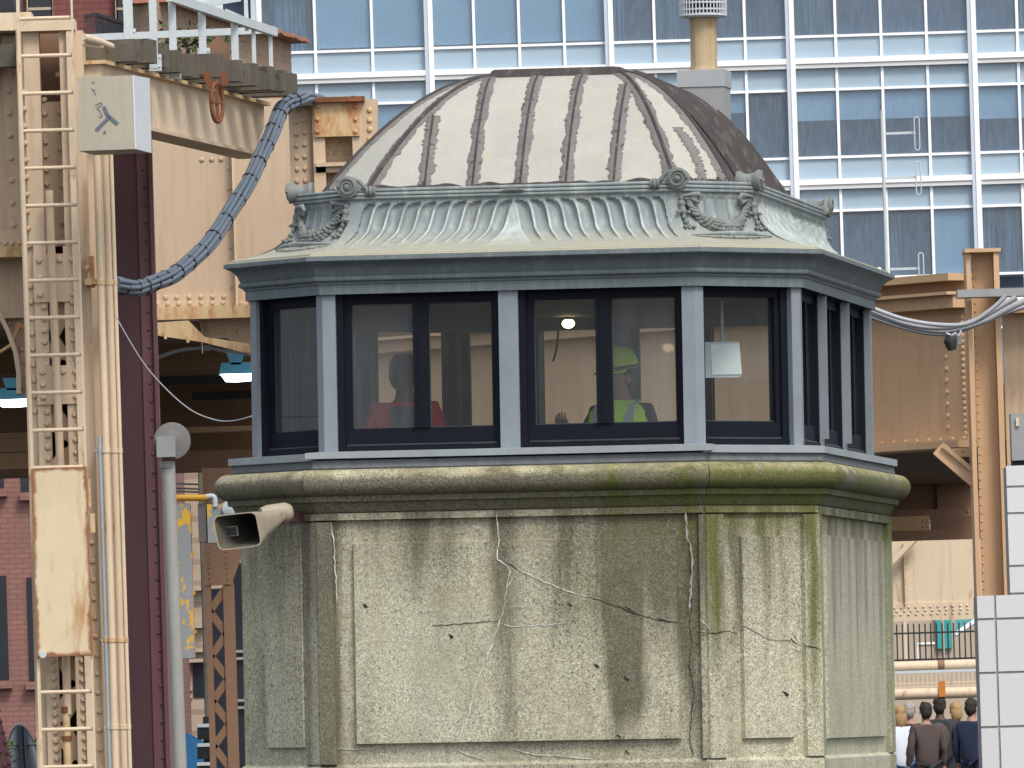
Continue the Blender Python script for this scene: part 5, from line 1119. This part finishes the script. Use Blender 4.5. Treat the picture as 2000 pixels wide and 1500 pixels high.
# under the right girder, farther back
FD = 96
ug = thing('plate_girder', 'shadowed brown girder below the tan girder on the right', 'girder', V((at(1820, 1010, FD).x, FD, at(1820, 1010, FD).z)))
mb = MB(); mb.pbox(1600, 915, 1960, 1002, FD, .06); mb.pbox(1828, 905, 1831, 1000, FD-.06, .06); obj('web', mb, M['brown'], ug); mb = MB(); mb.pbox(1600, 1001, 1960, 1009, FD-.2, .4); mb.prow((1755, 1001), (1890, 999), 4, FD-.2, 3); obj('bottom_flange', mb, M['brown'], ug)
mb = MB(); a = at(1560, 880, 88); b = at(1990, 902, 88); mb.box((a.x, 80.5, b.z), (b.x, 100, a.z+.3)); simple('track_deck', 'dark underside of the track deck on the right', 'track deck', mb, dkm)
ob_ = thing('cross_beam', 'orange tan cross beam below the shadowed brown girder', 'steel beam', V((at(1820, 1045, 94).x, 94, at(1820, 1045, 94).z)))
mb = MB(); mb.pbox(1600, 1014, 1817, 1043, 94, .06); mb.prow((1804, 1018), (1804, 1038), 3, 94, 3); mb.prow((1812, 1018), (1812, 1038), 3, 94, 3); obj('web', mb, M['beige2'], ob_); mb = MB(); mb.pbox(1817, 1010, 1960, 1043, 94.2, .06); obj('shaded_end', mb, M['brown'], ob_); mb = MB(); mb.pbox(1600, 1042, 1960, 1050, 93.9, .3); obj('bottom_flange', mb, M['brown'], ob_)  # right end is coloured brown to carry the shade on the beam
SG = 104
sg = thing('plate_girder', 'sunlit cream girder with rivet rows above the street railing', 'girder', V((at(1820, 1205, SG).x, SG, at(1820, 1205, SG).z)))
mb = MB(); mb.pbox(1600, 1030, 2000, 1204, SG, .06); obj('web', mb, M['beige3'], sg); mb = MB(); mb.pbox(1600, 1184, 2000, 1206, SG-.02, .02)
for r_ in range(3): mb.prow((1746+6*(r_ % 2), 1187+r_*7), (1904, 1182+r_*7), 12, SG-.02, 2.8)
mb.prow((1768, 1080), (1771, 1180), 11, SG-.02, 1.8); obj('bottom_flange', mb, M['beige3'], sg)
mb = MB(); mb.pbox(1764, 1060, 1769, 1184, SG-.06, .06); obj('stiffener', mb, M['beige3'], sg)
mb = MB(); mb.bar(at(1730, 1110, SG-.15), at(1790, 1048, SG-.15), .05, .10, (0, 1, 0)); mb.bar(at(1738, 1112, SG-.16), at(1795, 1052, SG-.16), .015, .02, (0, 1, 0)); obj('diagonal', mb, M['beige3'], sg)
# street railing and pipes behind
def fence(label, x0, x1, y0, y1, D, n, mat):
    t = thing('street_railing', label, 'railing', V((at((x0+x1)/2, y1, D).x, D, at((x0+x1)/2, y1, D).z)))
    mb = MB(); mb.bar(at(x0, y0+18, D), at(x1, y0+18-.031*(x1-x0), D), .02, .02); mb.bar(at(x0, y1-2, D), at(x1, y1-2-.031*(x1-x0), D), .02, .02); obj('rail', mb, M[mat], t)
    for k in range(n):
        x = x0+(x1-x0)*k/(n-1); dy = -.031*(x-x0); mb = MB(); mb.bar(at(x, y0+dy, D), at(x+.031*(y1-y0), y1+dy, D), .016, .016, (0, 1, 0)); obj('baluster', mb, M[mat], t)
fence('upper dark balustrade above the fat pale pipe', 1740, 1906, 1220, 1292, 112, 16, 'black')
fence('lower pale balustrade between the two fat pipes', 1740, 1908, 1318, 1345, 113, 20, 'beige3')
for lab, y, r in (('upper fat cream pipe crossing below the dark balustrade', 1299, .065), ('lower fat cream pipe just above the heads of the people', 1352, .065)):
    mb = MB(); mb.tube([at(1600, y+9, 114), at(1990, y-3, 114)], r, 16); pz = simple('street_pipe', lab, 'pipe', mb, M['beige3'], 'fat pipes over the street', 50)
    mb = MB(); mb.lathe([(r, -.04), (r*1.08, -.035), (r*1.08, .035), (r, .04)], at(1838, y+1, 114), (1, 0, 0), 16); obj('pipe_band', mb, M['brown'], pz, 40)
mb = MB(); mb.bar(at(1600, 1318, 111), at(1990, 1306, 111), .05, .03); simple('handrail', 'flat grey handrail between the two fat pipes', 'handrail', mb, M['greyl'])
mb = MB(); mb.ppoly([(1832, 1331), (1846, 1330), (1847, 1360), (1834, 1361)], 110.5, .02); simple('warning_plate', 'small orange plate hung below the grey handrail', 'plate', mb, paint('orange plate', (.5, .17, .03), .5, .2, 8))
mb = MB(); a = at(1560, 1190, 170); b = at(2100, 1480, 170); mb.box((a.x, 170, 0), (b.x, 176, a.z+1)); bs = simple('street_building', 'pale plastered building front beyond the balustrade', 'building', mb, M['stone'])
mb = MB(); mb.pbox(1826, 1180, 1860, 1266, 169.9, .12); obj('doorway', mb, M['teal'], bs)
mb = MB(); mb.pbox(1838, 1180, 1846, 1290, 160, .1); simple('street_lamp_post', 'thin pale post before the teal doorway', 'post', mb, M['stone'])
aw = thing('awning', 'teal awning with a pale lower edge at the far right', 'awning', at(1885, 1240, 150))
mb = MB(); A_ = [at(1866, 1238, 149), at(1866, 1200, 151), at(1912, 1170, 151), at(1912, 1207, 149)]; mb.prism2(A_, [v+V((0, .05, -.05)) for v in A_]); obj('canopy', mb, M['teal'], aw); mb = MB(); mb.bar(at(1866, 1238, 148.98), at(1912, 1207, 148.98), .05, .06); obj('valance', mb, M['white'], aw)
pb = thing('utility_cabinet', 'pale square frame cabinet behind the dark balustrade', 'cabinet', at(1808, 1288, 130)); mb = MB(); mb.pbox(1793, 1258, 1824, 1287, 130.02, .1); obj('panel', mb, M['stone'], pb); mb = MB(); mb.pbox(1791, 1255, 1826, 1258, 130, .12); mb.pbox(1791, 1258, 1794, 1288, 130, .12); obj('frame', mb, M['white'], pb)
mb = MB(); mb.tube([at(1766, 1205, 135), at(1768, 1290, 135)], .03, 8); simple('bollard_post', 'thin cream post behind the dark balustrade on the left', 'post', mb, M['beige3'])

# ================================================================= GLASS BUILDING
GB = 270.0; sg_ = F/GB
gb = thing('glass_building', 'tall glass curtain wall building with white mullions and pale blue spandrels', 'building', V((at(1200, 300, GB).x, GB, 0)))
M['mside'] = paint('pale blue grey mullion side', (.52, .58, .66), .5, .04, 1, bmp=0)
M['spandrel'] = paint('pale blue spandrel panel', (.33, .43, .515), .25, .03, .3, bmp=0)
M['blind'] = paint('pale blue roller blind', (.37, .475, .54), .8, .12, .5, streak=.25, streakc=(.14, .22, .30), bmp=0)
M['curtain'] = paint('grey blue curtain', (.16, .23, .29), .9, .45, .9, streak=.8, streakc=(.045, .055, .085), bmp=0)
M['room'] = paint('dim room behind glass', (.15, .20, .29), .9, .6, .35, streak=.9, streakc=(.20, .12, .13), bmp=0)
M['bglass'] = glassmat('facade glass', .22, (.27, .37, .47), 1.6, (.84, .91, .97))
def bz(y, x=1543): return at(x, y, GB).z
def bx(x, y=250): return at(x, y, GB).x
x0b, x1b = bx(440), bx(2120)
thick = [bx(x, 5) for x in (502, 836, 1188, 1541, 1896)]+[bx(1896, 5)+(bx(1896, 5)-bx(1541, 5))]
thinx = []
for a, b in zip(thick, thick[1:]):
    n = 3 if a < bx(700, 5) else 4
    thinx += [a+(b-a)*k/n for k in range(1, n)]
allx = sorted(thick+thinx)
per = (bz(121)-bz(358)); zband = [bz(121)+per*k for k in (1, 0, -1, -2, -3)]
wt, wk = .038, .13
ztop, zbot = zband[0]+.4, zband[-1]-.4
for i, x in enumerate(thick):
    mb = MB(); mb.box((x-.02, GB-.24, zbot), (x+.115, GB+.1, ztop)); mm_ = obj('main_mullion', mb, M['white'], gb)
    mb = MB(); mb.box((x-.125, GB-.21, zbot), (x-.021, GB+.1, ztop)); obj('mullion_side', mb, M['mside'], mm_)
for x in thinx:
    mb = MB(); mb.box((x-wt, GB-.06, zbot), (x+wt, GB+.1, ztop)); obj('mullion', mb, M['white'], gb)
hp = bz(113)-bz(125); u1 = bz(125)-bz(133); spn = bz(133)-bz(175); th = bz(175)-bz(180)
rr = random.Random(11); lay = 0
for bi, z in enumerate(zband):
    mb = MB(); mb.box((x0b, GB-.20, z-.075), (x1b, GB+.1, z+.075)); obj('floor_band', mb, M['white'], gb)
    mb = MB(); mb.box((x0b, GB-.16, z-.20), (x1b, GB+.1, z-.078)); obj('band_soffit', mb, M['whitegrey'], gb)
    zs_t = z-.20; zs_b = zs_t-spn; zu0 = z+.075; zu1 = zu0+spn*1.02
    for (za, tn_) in ((zs_b, 1), (zu1, 1)):
        mb = MB(); mb.box((x0b, GB-.05, za-th/2 if tn_ else za), (x1b, GB+.1, za+th/2)); obj('transom', mb, M['white'], gb)
    xs = [x for x in allx if x0b-1 < x < x1b+1]
    for xa, xb in zip(xs, xs[1:]):
        if xb < bx(540) or xa > bx(2010): continue
        for (za, zb2) in ((zs_b, zs_t), (zu0, zu1)):
            if bz(za*0+560) > zb2 and False: continue
            if za > bz(-10) or zb2 < bz(545): continue
            mb = MB(); mb.box((xa, GB+.02, za), (xb, GB+.08, zb2)); obj('spandrel_panel', mb, M['spandrel'], gb)
    # windows between this floor's lower transom and the next band's upper transom
    wz1 = zs_b; wz0 = z-per+.075+spn*1.02
    if wz0 > bz(-5) or wz1 < bz(545): continue
    lvl = (z-zband[0])
    for k, (xa, xb) in enumerate(zip(xs, xs[1:])):
        if xb < bx(540) or xa > bx(2010): continue
        xpx = 1000+((xa+xb)/2)*sg_
        mb = MB(); mb.box((xa, GB+.02, wz0), (xb, GB+.035, wz1)); wn = obj('window', mb, M['bglass'], gb)
        f = 0; mt = 'blind'
        if bi == 1: 
            if xpx > 1540: f = .45 if xpx < 1960 else .5
            elif xpx > 1440: f = 0
            else: f = rr.choice((0, .3, .9))
        elif bi == 0: f = (.95 if 640 < xpx < 840 or 900 < xpx < 1180 else 0); mt = 'blind'
        elif bi == 2: f = (.97 if 1790 < xpx < 1880 else rr.choice((0, 0, .25)))
        if f:
            mb = MB(); mb.box((xa+.02, GB+.12, wz1-(wz1-wz0)*f), (xb-.02, GB+.14, wz1)); obj('blind', mb, M[mt], wn)
        if f < .5:
            nf = rr.choice((0, 1, 1, 2)) if bi != 1 else rr.choice((0, 1))
            for q in range(nf):
                c0 = xa+(xb-xa)*rr.choice((.04, .6, .3)); wd = (xb-xa)*rr.uniform(.15, .35); mb = MB(); nn = 14
                mb.grid(lambda a, b, c0=c0, wd=wd: V((c0+wd*a*(1-.25*b*(1-b)), GB+.35+.05*math.sin(a*18), wz0+(wz1-wz0)*b)), nn, 6); obj('curtain', mb, M['curtain'], wn)
    mb = MB(); mb.box((x0b, GB+1.2, wz0-.3), (x1b, GB+1.3, wz1+.3)); obj('room_wall', mb, M['room'], gb)
    mb = MB(); mb.box((x0b, GB+.04, wz1), (x1b, GB+1.3, wz1+.06)); mb.box((x0b, GB+.1, wz0-.06), (x1b, GB+1.3, wz0)); obj('room_slab', mb, M['room'], gb)
mb = MB(); mb.box((x0b, GB+1.4, 0), (x1b, GB+30, ztop)); obj('core_wall', mb, M['spandrel'], gb)
mb = MB(); mb.pbox(1490, 286, 1534, 309, GB-.0, .015); 
# white pole with looped arms
wp = thing('bracket_pole', 'thin pale pole with looped bracket arms before the glass building', 'pole', V((at(1728, 600, 120).x, 120, 0)))
mb = MB(); mb.tube([at(1722, 215, 120), at(1730.5, 480, 120), at(1750, 1150, 120)], .02, 10); obj('pole', mb, M['greyl'], wp, 40)
for y in (261, 348, 526):
    mb = MB(); dx = .031*(y-261); mb.bar(at(1728+dx, y, 120), at(1788+dx, y-2, 120), .03, .03); obj('arm', mb, M['greyl'], wp)
    cc = at(1791+dx, y, 119.95); mb = MB(); L_ = []
    for k in range(29):
        a = 2*math.pi*k/28; L_.append(cc+V((.03*math.cos(a), 0, .17*(1 if math.sin(a) > 0 else -1)*(abs(math.sin(a))**.0 if abs(math.sin(a)) > .01 else 0)+.03*math.sin(a))))
    mb.tube(L_, .008, 6); obj('loop', mb, M['greyl'], wp, 40)
mb = MB(); mb.tube([at(1717, 552, 121), at(1717, 527, 121), at(1718, 522, 121)], [.03, .03, .02], 8); simple('short_post', 'short white post end showing above the cornice corner', 'post', mb, M['white'])
# girder seen through the cabin windows
mb = MB(); mb.pbox(600, 540, 1500, 905, 97, .1); simple('far_girder', 'pale tan girder web seen through the cabin windows', 'girder', mb, paint('cream girder paint', (.74, .63, .47), .6, .1, 1.5, streak=.35, streakc=(.42, .31, .2)))

# ================================================================= PEOPLE
M['skin'] = paint('skin', (.36, .20, .14), .6, .06, 5, bmp=0); M['skind'] = paint('dark skin', (.085, .045, .032), .6, .08, 5, bmp=0)
M['jacket'] = paint('dark charcoal jacket', (.035, .037, .042), .85, .25, 5); M['red'] = paint('red jacket', (.58, .02, .035), .8, .2, 5); M['tee'] = paint('dark grey shirt', (.075, .08, .09), .9, .2, 5)
M['jeans'] = paint('blue jeans', (.05, .12, .26), .9, .25, 6); M['shirtw'] = paint('pale blue white shirt', (.62, .66, .72), .9, .12, 5); M['hairb'] = paint('blond hair', (.34, .22, .10), .8, .3, 14); M['hairg'] = paint('grey hair', (.30, .28, .26), .8, .3, 14); M['hairk'] = paint('dark hair', (.025, .02, .017), .8, .3, 14)
M['navy'] = paint('navy coat', (.02, .028, .06), .9, .2, 5); M['browncoat'] = paint('brown coat', (.075, .055, .05), .9, .2, 5); M['maroonc'] = paint('dull plum top', (.075, .05, .052), .9, .2, 5)
def skinned(name, verts, edges, radii, mat, parent, root=0, sub=1):
    me = bpy.data.meshes.new(name); me.from_pydata([tuple(v) for v in verts], edges, []); me.materials.append(mat)
    o = bpy.data.objects.new(name, me); col.objects.link(o); o.parent = parent
    md = o.modifiers.new('skin', 'SKIN'); md.use_smooth_shade = True
    for k, (d, r) in enumerate(zip(me.skin_vertices[0].data, radii)): d.radius = r if isinstance(r, tuple) else (r, r); d.use_root = (k == root)
    sb2 = o.modifiers.new('sub', 'SUBSURF'); sb2.levels = sub; sb2.render_levels = sub
    dg = bpy.context.evaluated_depsgraph_get(); ev = o.evaluated_get(dg); m2 = bpy.data.meshes.new_from_object(ev, depsgraph=dg)
    o.modifiers.clear(); o.data = m2; m2.name = name
    if sub > 1:
        for q in m2.vertices:
            c = q.co; n_ = noise.noise(c*9+V((len(verts), root, 3)))*.010+noise.noise(V((c.x*16, c.y*16, c.z*28)))*.006; q.co = c+q.normal*n_
    m2.materials.clear(); m2.materials.append(mat); m2.polygons.foreach_set('use_smooth', [True]*len(m2.polygons)); return o
class LB(MB): local = True
def person(label, mw, ht, skin, hair, top, legs, rh=None, lh=None, head_turn=0, hairlen=0, group=None, curl=.6):
    """rh, lh: wrist positions (x, y, z) for a person 1.72 tall facing -y; x runs to the picture's right"""
    p = thing('person', label, 'person', group=group, mw=mw @ Matrix.Scale(ht/1.72, 4)); p.scale = (ht/1.72,)*3
    vs, es, rs = [], [], []
    def add(v, r, par=None):
        vs.append(V(v)); rs.append(r)
        if par is not None: es.append((par, len(vs)-1))
        return len(vs)-1
    pel = add((0, 0, .94), (.145, .105)); bel = add((0, -.005, 1.10), (.135, .105), pel); che = add((0, 0, 1.29), (.16, .115), bel); nb = add((0, .01, 1.43), (.075, .07), che)
    nk = add((0, 0, 1.495), (.054, .056), nb); jaw = add((0, -.022, 1.555), (.060, .074), nk); sk = add((0, -.008, 1.625), (.074, .092), jaw); cr = add((0, .0, 1.69), (.058, .072), sk)
    jt = {}
    for s_, w_ in ((-1, rh), (1, lh)):
        sh = add((s_*.175, .005, 1.385), .056, che); w = V(w_) if w_ else V((s_*.25, -.06, .86)); sp = vs[sh]
        el = V((s_*.235, .03, 1.12)) if not w_ else V((s_*.27, .0, 1.13))
        e = add(el, .042, sh); wr = add(w, .028, e); d = (w-el).normalized(); side = d.cross(V((0, -1, 0) if abs(d.y) < .8 else (0, 0, 1))).normalized(); pn = side.cross(d)
        pa = add(w+d*.05, (.038, .02), wr); kn = w+d*.085
        for q in range(4):
            b0 = kn+side*((q-1.5)*.019); l_ = (.030, .034, .032, .025)[q]; c1 = d*math.cos(curl)+pn*math.sin(curl); c2 = d*math.cos(curl*2.2)+pn*math.sin(curl*2.2)
            f1 = add(b0, .0095, pa); f2 = add(b0+d*l_*.9, .009, f1); f3 = add(b0+d*l_*.9+c1*l_*.8, .008, f2); add(b0+d*l_*.9+c1*l_*.8+c2*l_*.6, .007, f3)
        th = add(w+d*.03-side*.034*s_, .012, pa); t2 = add(w+d*.06-side*.05*s_+pn*.012, .010, th); add(w+d*.085-side*.052*s_+pn*.025, .008, t2)
        jt[s_] = (vs[sh], el, w)
        hp = add((s_*.09, 0, .88), (.088, .092), pel); k_ = add((s_*.10, -.01, .49), .058, hp); an = add((s_*.105, .02, .09), .042, k_); add((s_*.115, -.12, .035), (.042, .03), an)
    body = skinned('body', vs, es, rs, M[skin], p)
    jv = [V((0, 0, .80)), V((0, 0, 1.08)), V((0, 0, 1.29)), V((0, .012, 1.425))]; je = [(0, 1), (1, 2), (2, 3)]; jr = [(.185, .145), (.168, .132), (.182, .135), (.092, .085)]
    for s_ in (-1, 1):
        a, e, w = jt[s_]; n_ = len(jv); jv += [a, e, w+(e-w)*.04]; je += [(2, n_), (n_, n_+1), (n_+1, n_+2)]; jr += [.072, .058, .042]
    skinned('jacket', jv, je, jr, M[top], p, sub=2)
    tv = [V((0, 0, 1.0))]; te = []; tr_ = [(.158, .12)]
    for s_ in (-1, 1): n_ = len(tv); tv += [V((s_*.09, 0, .88)), V((s_*.10, -.01, .49)), V((s_*.105, .02, .10))]; te += [(0, n_), (n_, n_+1), (n_+1, n_+2)]; tr_ += [(.10, .105), .072, .06]
    skinned('trousers', tv, te, tr_, M[legs], p, sub=2)
    rot = Matrix.Translation((0, 0, 1.6)) @ Matrix.Rotation(head_turn, 4, 'Z') @ Matrix.Translation((0, 0, -1.6))
    mb = LB(); mb.ball((0, .012, 1.655), .1, (.84, 1.02, .86), 22); mb.ball((0, .04, 1.60), .09, (.86, .85, 1.1), 14)
    if hairlen: mb.ball((0, .055, 1.60-hairlen/2), .085, (1.0, .75, 1+hairlen*6), 14)
    for q in range(len(mb.v)):
        v = mb.v[q]
        if v.y < -.055 and v.z < 1.665: v.y = -.055+(v.y+.055)*.2
        v = v+(v-V((0, .02, 1.62)))*(.16*noise.noise(v*22+V((ht*31, 0, 0)))+.10*noise.noise(v*55)); mb.v[q] = rot @ v
    obj('hair', mb, M[hair], p, 60)
    mb = LB(); mb.ball((0, -.098, 1.602), .016, (.8, 1, 1.5), 8); mb.v = [rot @ v for v in mb.v]; obj('nose', mb, M[skin], p, 60)
    for s_ in (-1, 1): mb = LB(); mb.ball((s_*.078, .0, 1.60), .026, (.35, .7, 1.1), 8); mb.v = [rot @ v for v in mb.v]; obj('ear', mb, M[skin], p, 60)
    mb = LB()
    for s_ in (-1, 1): mb.ball((s_*.031, -.088, 1.628), .010, (1.2, .6, .7), 8); mb.bar((s_*.016, -.094, 1.646), (s_*.048, -.088, 1.648), .008, .007)
    mb.bar((-.024, -.094, 1.562), (.024, -.094, 1.562), .008, .008); mb.v = [rot @ v for v in mb.v]; obj('eyes_and_mouth', mb, M['hairk'], p)
    return p
def inhouse(x, y, ly, zf, yaw):
    q = tpix(x, y, ly); return TM @ Matrix.Translation((q.x, ly, zf+H)) @ Matrix.Rotation(yaw, 4, 'Z')
w1 = person('person in a lime safety vest and lime hard hat behind the dusty window', inhouse(1212, 750, 1.55, .50, R(-14)), 1.66, 'skin', 'hairk', 'jacket', 'jeans', rh=(-.26, -.27, 1.29), lh=None, head_turn=R(-25))
mb = LB(); rg = ((.84, .205, .165), (.98, .195, .16), (1.12, .195, .16), (1.25, .205, .166), (1.33, .208, .160), (1.39, .200, .145), (1.43, .165, .12), (1.465, .10, .095))
mb.grid(lambda a, b: (lambda r0, r1, f, an: V(((r0[1]+(r1[1]-r0[1])*f)*math.copysign(abs(math.cos(an))**.8, math.cos(an)), .004+(r0[2]+(r1[2]-r0[2])*f)*math.copysign(abs(math.sin(an))**.8, math.sin(an)), r0[0]+(r1[0]-r0[0])*f)))(rg[min(6, int(b*7))], rg[min(6, int(b*7))+1], b*7-min(6, int(b*7)), a*2*math.pi), 32, 21)
obj('safety_vest', mb, M['lime'], w1, 60)
for s_ in (-1, 1):
    mb = LB(); P = [V((s_*.10, -.157, 1.02)), V((s_*.10, -.157, 1.12)), V((s_*.105, -.160, 1.25)), V((s_*.11, -.142, 1.36)), V((s_*.11, -.10, 1.43)), V((s_*.11, .0, 1.462))]
    for a, b in zip(P, P[1:]): mb.bar(a, b, .055, .012, V((0, -1, .3)))
    obj('reflective_strip', mb, M['silver'], w1)
mb = LB(); mb.bar((-.12, -.162, 1.07), (.12, -.162, 1.07), .012, .05); obj('reflective_strip', mb, M['silver'], w1)
mb = LB(); rt = Matrix.Translation((0, 0, 1.6)) @ Matrix.Rotation(R(-25), 4, 'Z') @ Matrix.Rotation(R(8), 4, 'X') @ Matrix.Translation((0, 0, -1.6))
mb.lathe([(.122, 1.668), (.124, 1.69), (.118, 1.73), (.100, 1.77), (.065, 1.80), (.01, 1.812)], (0, .0, 0), (0, 0, 1), 24); mb.bar((0, -.11, 1.70), (0, -.02, 1.805), .03, .02); mb.bar((0, -.02, 1.808), (0, .10, 1.745), .03, .02)
mb.prism2([V((.118*math.sin(a), -.118*math.cos(a), 1.668)) for a in [R(-70+14*k) for k in range(11)]]+[V((.135*math.sin(a), -.175*math.cos(a)-.01, 1.650)) for a in [R(70-14*k) for k in range(11)]],
           [V((.118*math.sin(a), -.118*math.cos(a), 1.678)) for a in [R(-70+14*k) for k in range(11)]]+[V((.135*math.sin(a), -.175*math.cos(a)-.01, 1.658)) for a in [R(70-14*k) for k in range(11)]])
mb.v = [rt @ v for v in mb.v]; obj('hard_hat', mb, M['limehat'], w1, 50)
mb = LB(); mb.lathe([(.126, 1.672), (.126, 1.688)], (0, 0, 0), (0, 0, 1), 24); mb.v = [rt @ v for v in mb.v]; obj('hat_band', mb, M['jacket'], w1, 50)
w2 = person('person in a red jacket over a grey shirt behind the hazy left window', inhouse(790, 760, 1.7, .50, R(12)), 1.72, 'skind', 'hairk', 'red', 'tee', head_turn=R(20))
mb = LB(); mb.grid(lambda a, b: V(((a-.5)*(.10+.10*b), -.150-.012*math.sin(math.pi*a)-.02*math.sin(math.pi*b), .95+.46*b)), 10, 12); obj('shirt_front', mb, M['tee'], w2, 60)
crowd = 'people on the street by the tiled pier'
for (x, D, yaw, ht, sk_, ha, to, le, hl, lab) in (
    (1757, 136, 200, 1.70, 'skin', 'hairb', 'shirtw', 'jeans', .10, 'person with blond hair in a pale shirt and jeans beside the concrete base'),
    (1777, 139, 165, 1.74, 'skin', 'hairg', 'browncoat', 'navy', 0, 'person with grey hair in a dark brown coat behind the pale shirt'),
    (1808, 134, 195, 1.73, 'skin', 'hairk', 'browncoat', 'jacket', 0, 'person with dark hair in a brown coat left of the tall person'),
    (1836, 136, 168, 1.80, 'skind', 'hairk', 'jacket', 'jacket', 0, 'tallest person in the street crowd, in a charcoal jacket'),
    (1867, 138, 190, 1.72, 'skin', 'hairb', 'maroonc', 'jeans', .05, 'person with fair hair in a dull plum top'),
    (1898, 135, 150, 1.76, 'skin', 'hairk', 'navy', 'navy', 0, 'person in a navy coat right beside the tiled pier')):
    pn_ = person(lab, Matrix.Translation((at(x, 1400, D).x, D, 0)) @ Matrix.Rotation(R(yaw), 4, 'Z'), ht, sk_, ha, to, le, hairlen=hl, group=crowd)
    if 'tallest' in lab or 'plum' in lab:
        sg2 = -1 if abs(yaw) > 90 else 1
        mb = LB(); mb.ball((0, .165, 1.18), .2, (.78, .5, 1.1), 14); mb.ball((0, .235, 1.10), .12, (.9, .5, .8), 12); obj('backpack', mb, M['browncoat'], pn_, 60)
# lamp, notice and conduit in the cabin
lp = tpix(1110, 632, 2.5); lmp = thing('ceiling_lamp', 'lit warm bulb hanging from the cabin ceiling', 'lamp', TM @ lp)
def tw(v): return TM @ V(v)
mb = MB(); mb.ball(tw(lp), .034, (1.15, 1.15, .85), 14); obj('bulb', mb, M['bulb'], lmp, 60)
mb = MB(); mb.tube([tw((lp.x, lp.y, lp.z+.03)), tw((lp.x, lp.y, 2.47+H))], .012, 8); mb.lathe([(.02, .02), (.028, .03), (.02, .07)], tw(lp), (0, 0, 1), 12); obj('cord', mb, M['black'], lmp, 50)
def tpl(name, label, cat, pts, ly, dep, mat):
    a = [tpix(x, y, ly) for x, y in pts]; mb = MB(); mb.prism2([tw((p.x, p.y+dep, p.z)) for p in a], [tw(p) for p in a]); return simple(name, label, cat, mb, mat)
nb_ = tpl('notice_board', 'pale notice board with a white sheet hung inside the right corner window', 'notice board', [(1377, 668), (1443, 667), (1446, 737), (1378, 738)], .62, .015, M['greyl'])
a = [tpix(x, y, .615) for x, y in ((1388, 673), (1444, 671), (1449, 731), (1391, 732))]; mb = MB(); mb.prism2([tw((p.x, p.y+.004, p.z)) for p in a], [tw(p) for p in a]); obj('paper_sheet', mb, M['paper'], nb_)
c1_, c2_ = tpix(1409, 560, .66), tpix(1411, 672, .66); mb = MB(); mb.tube([tw(c1_), tw(c2_)], .011, 8); simple('hanging_rod', 'grey rod the notice board hangs from', 'rod', mb, M['grey'], None, 50)
c1_, c2_ = tpix(1082, 640, 3.0), tpix(1080, 705, 3.0); mb = MB(); mb.tube(smooth([tw(tpix(x, y, 3.0)) for x, y in ((1091, 600), (1090, 650), (1086, 685), (1080, 706))], 4), .007, 6); simple('lamp_cable', 'thin dark cord dangling inside the cabin by the lit bulb', 'cord', mb, M['black'], None, 50)
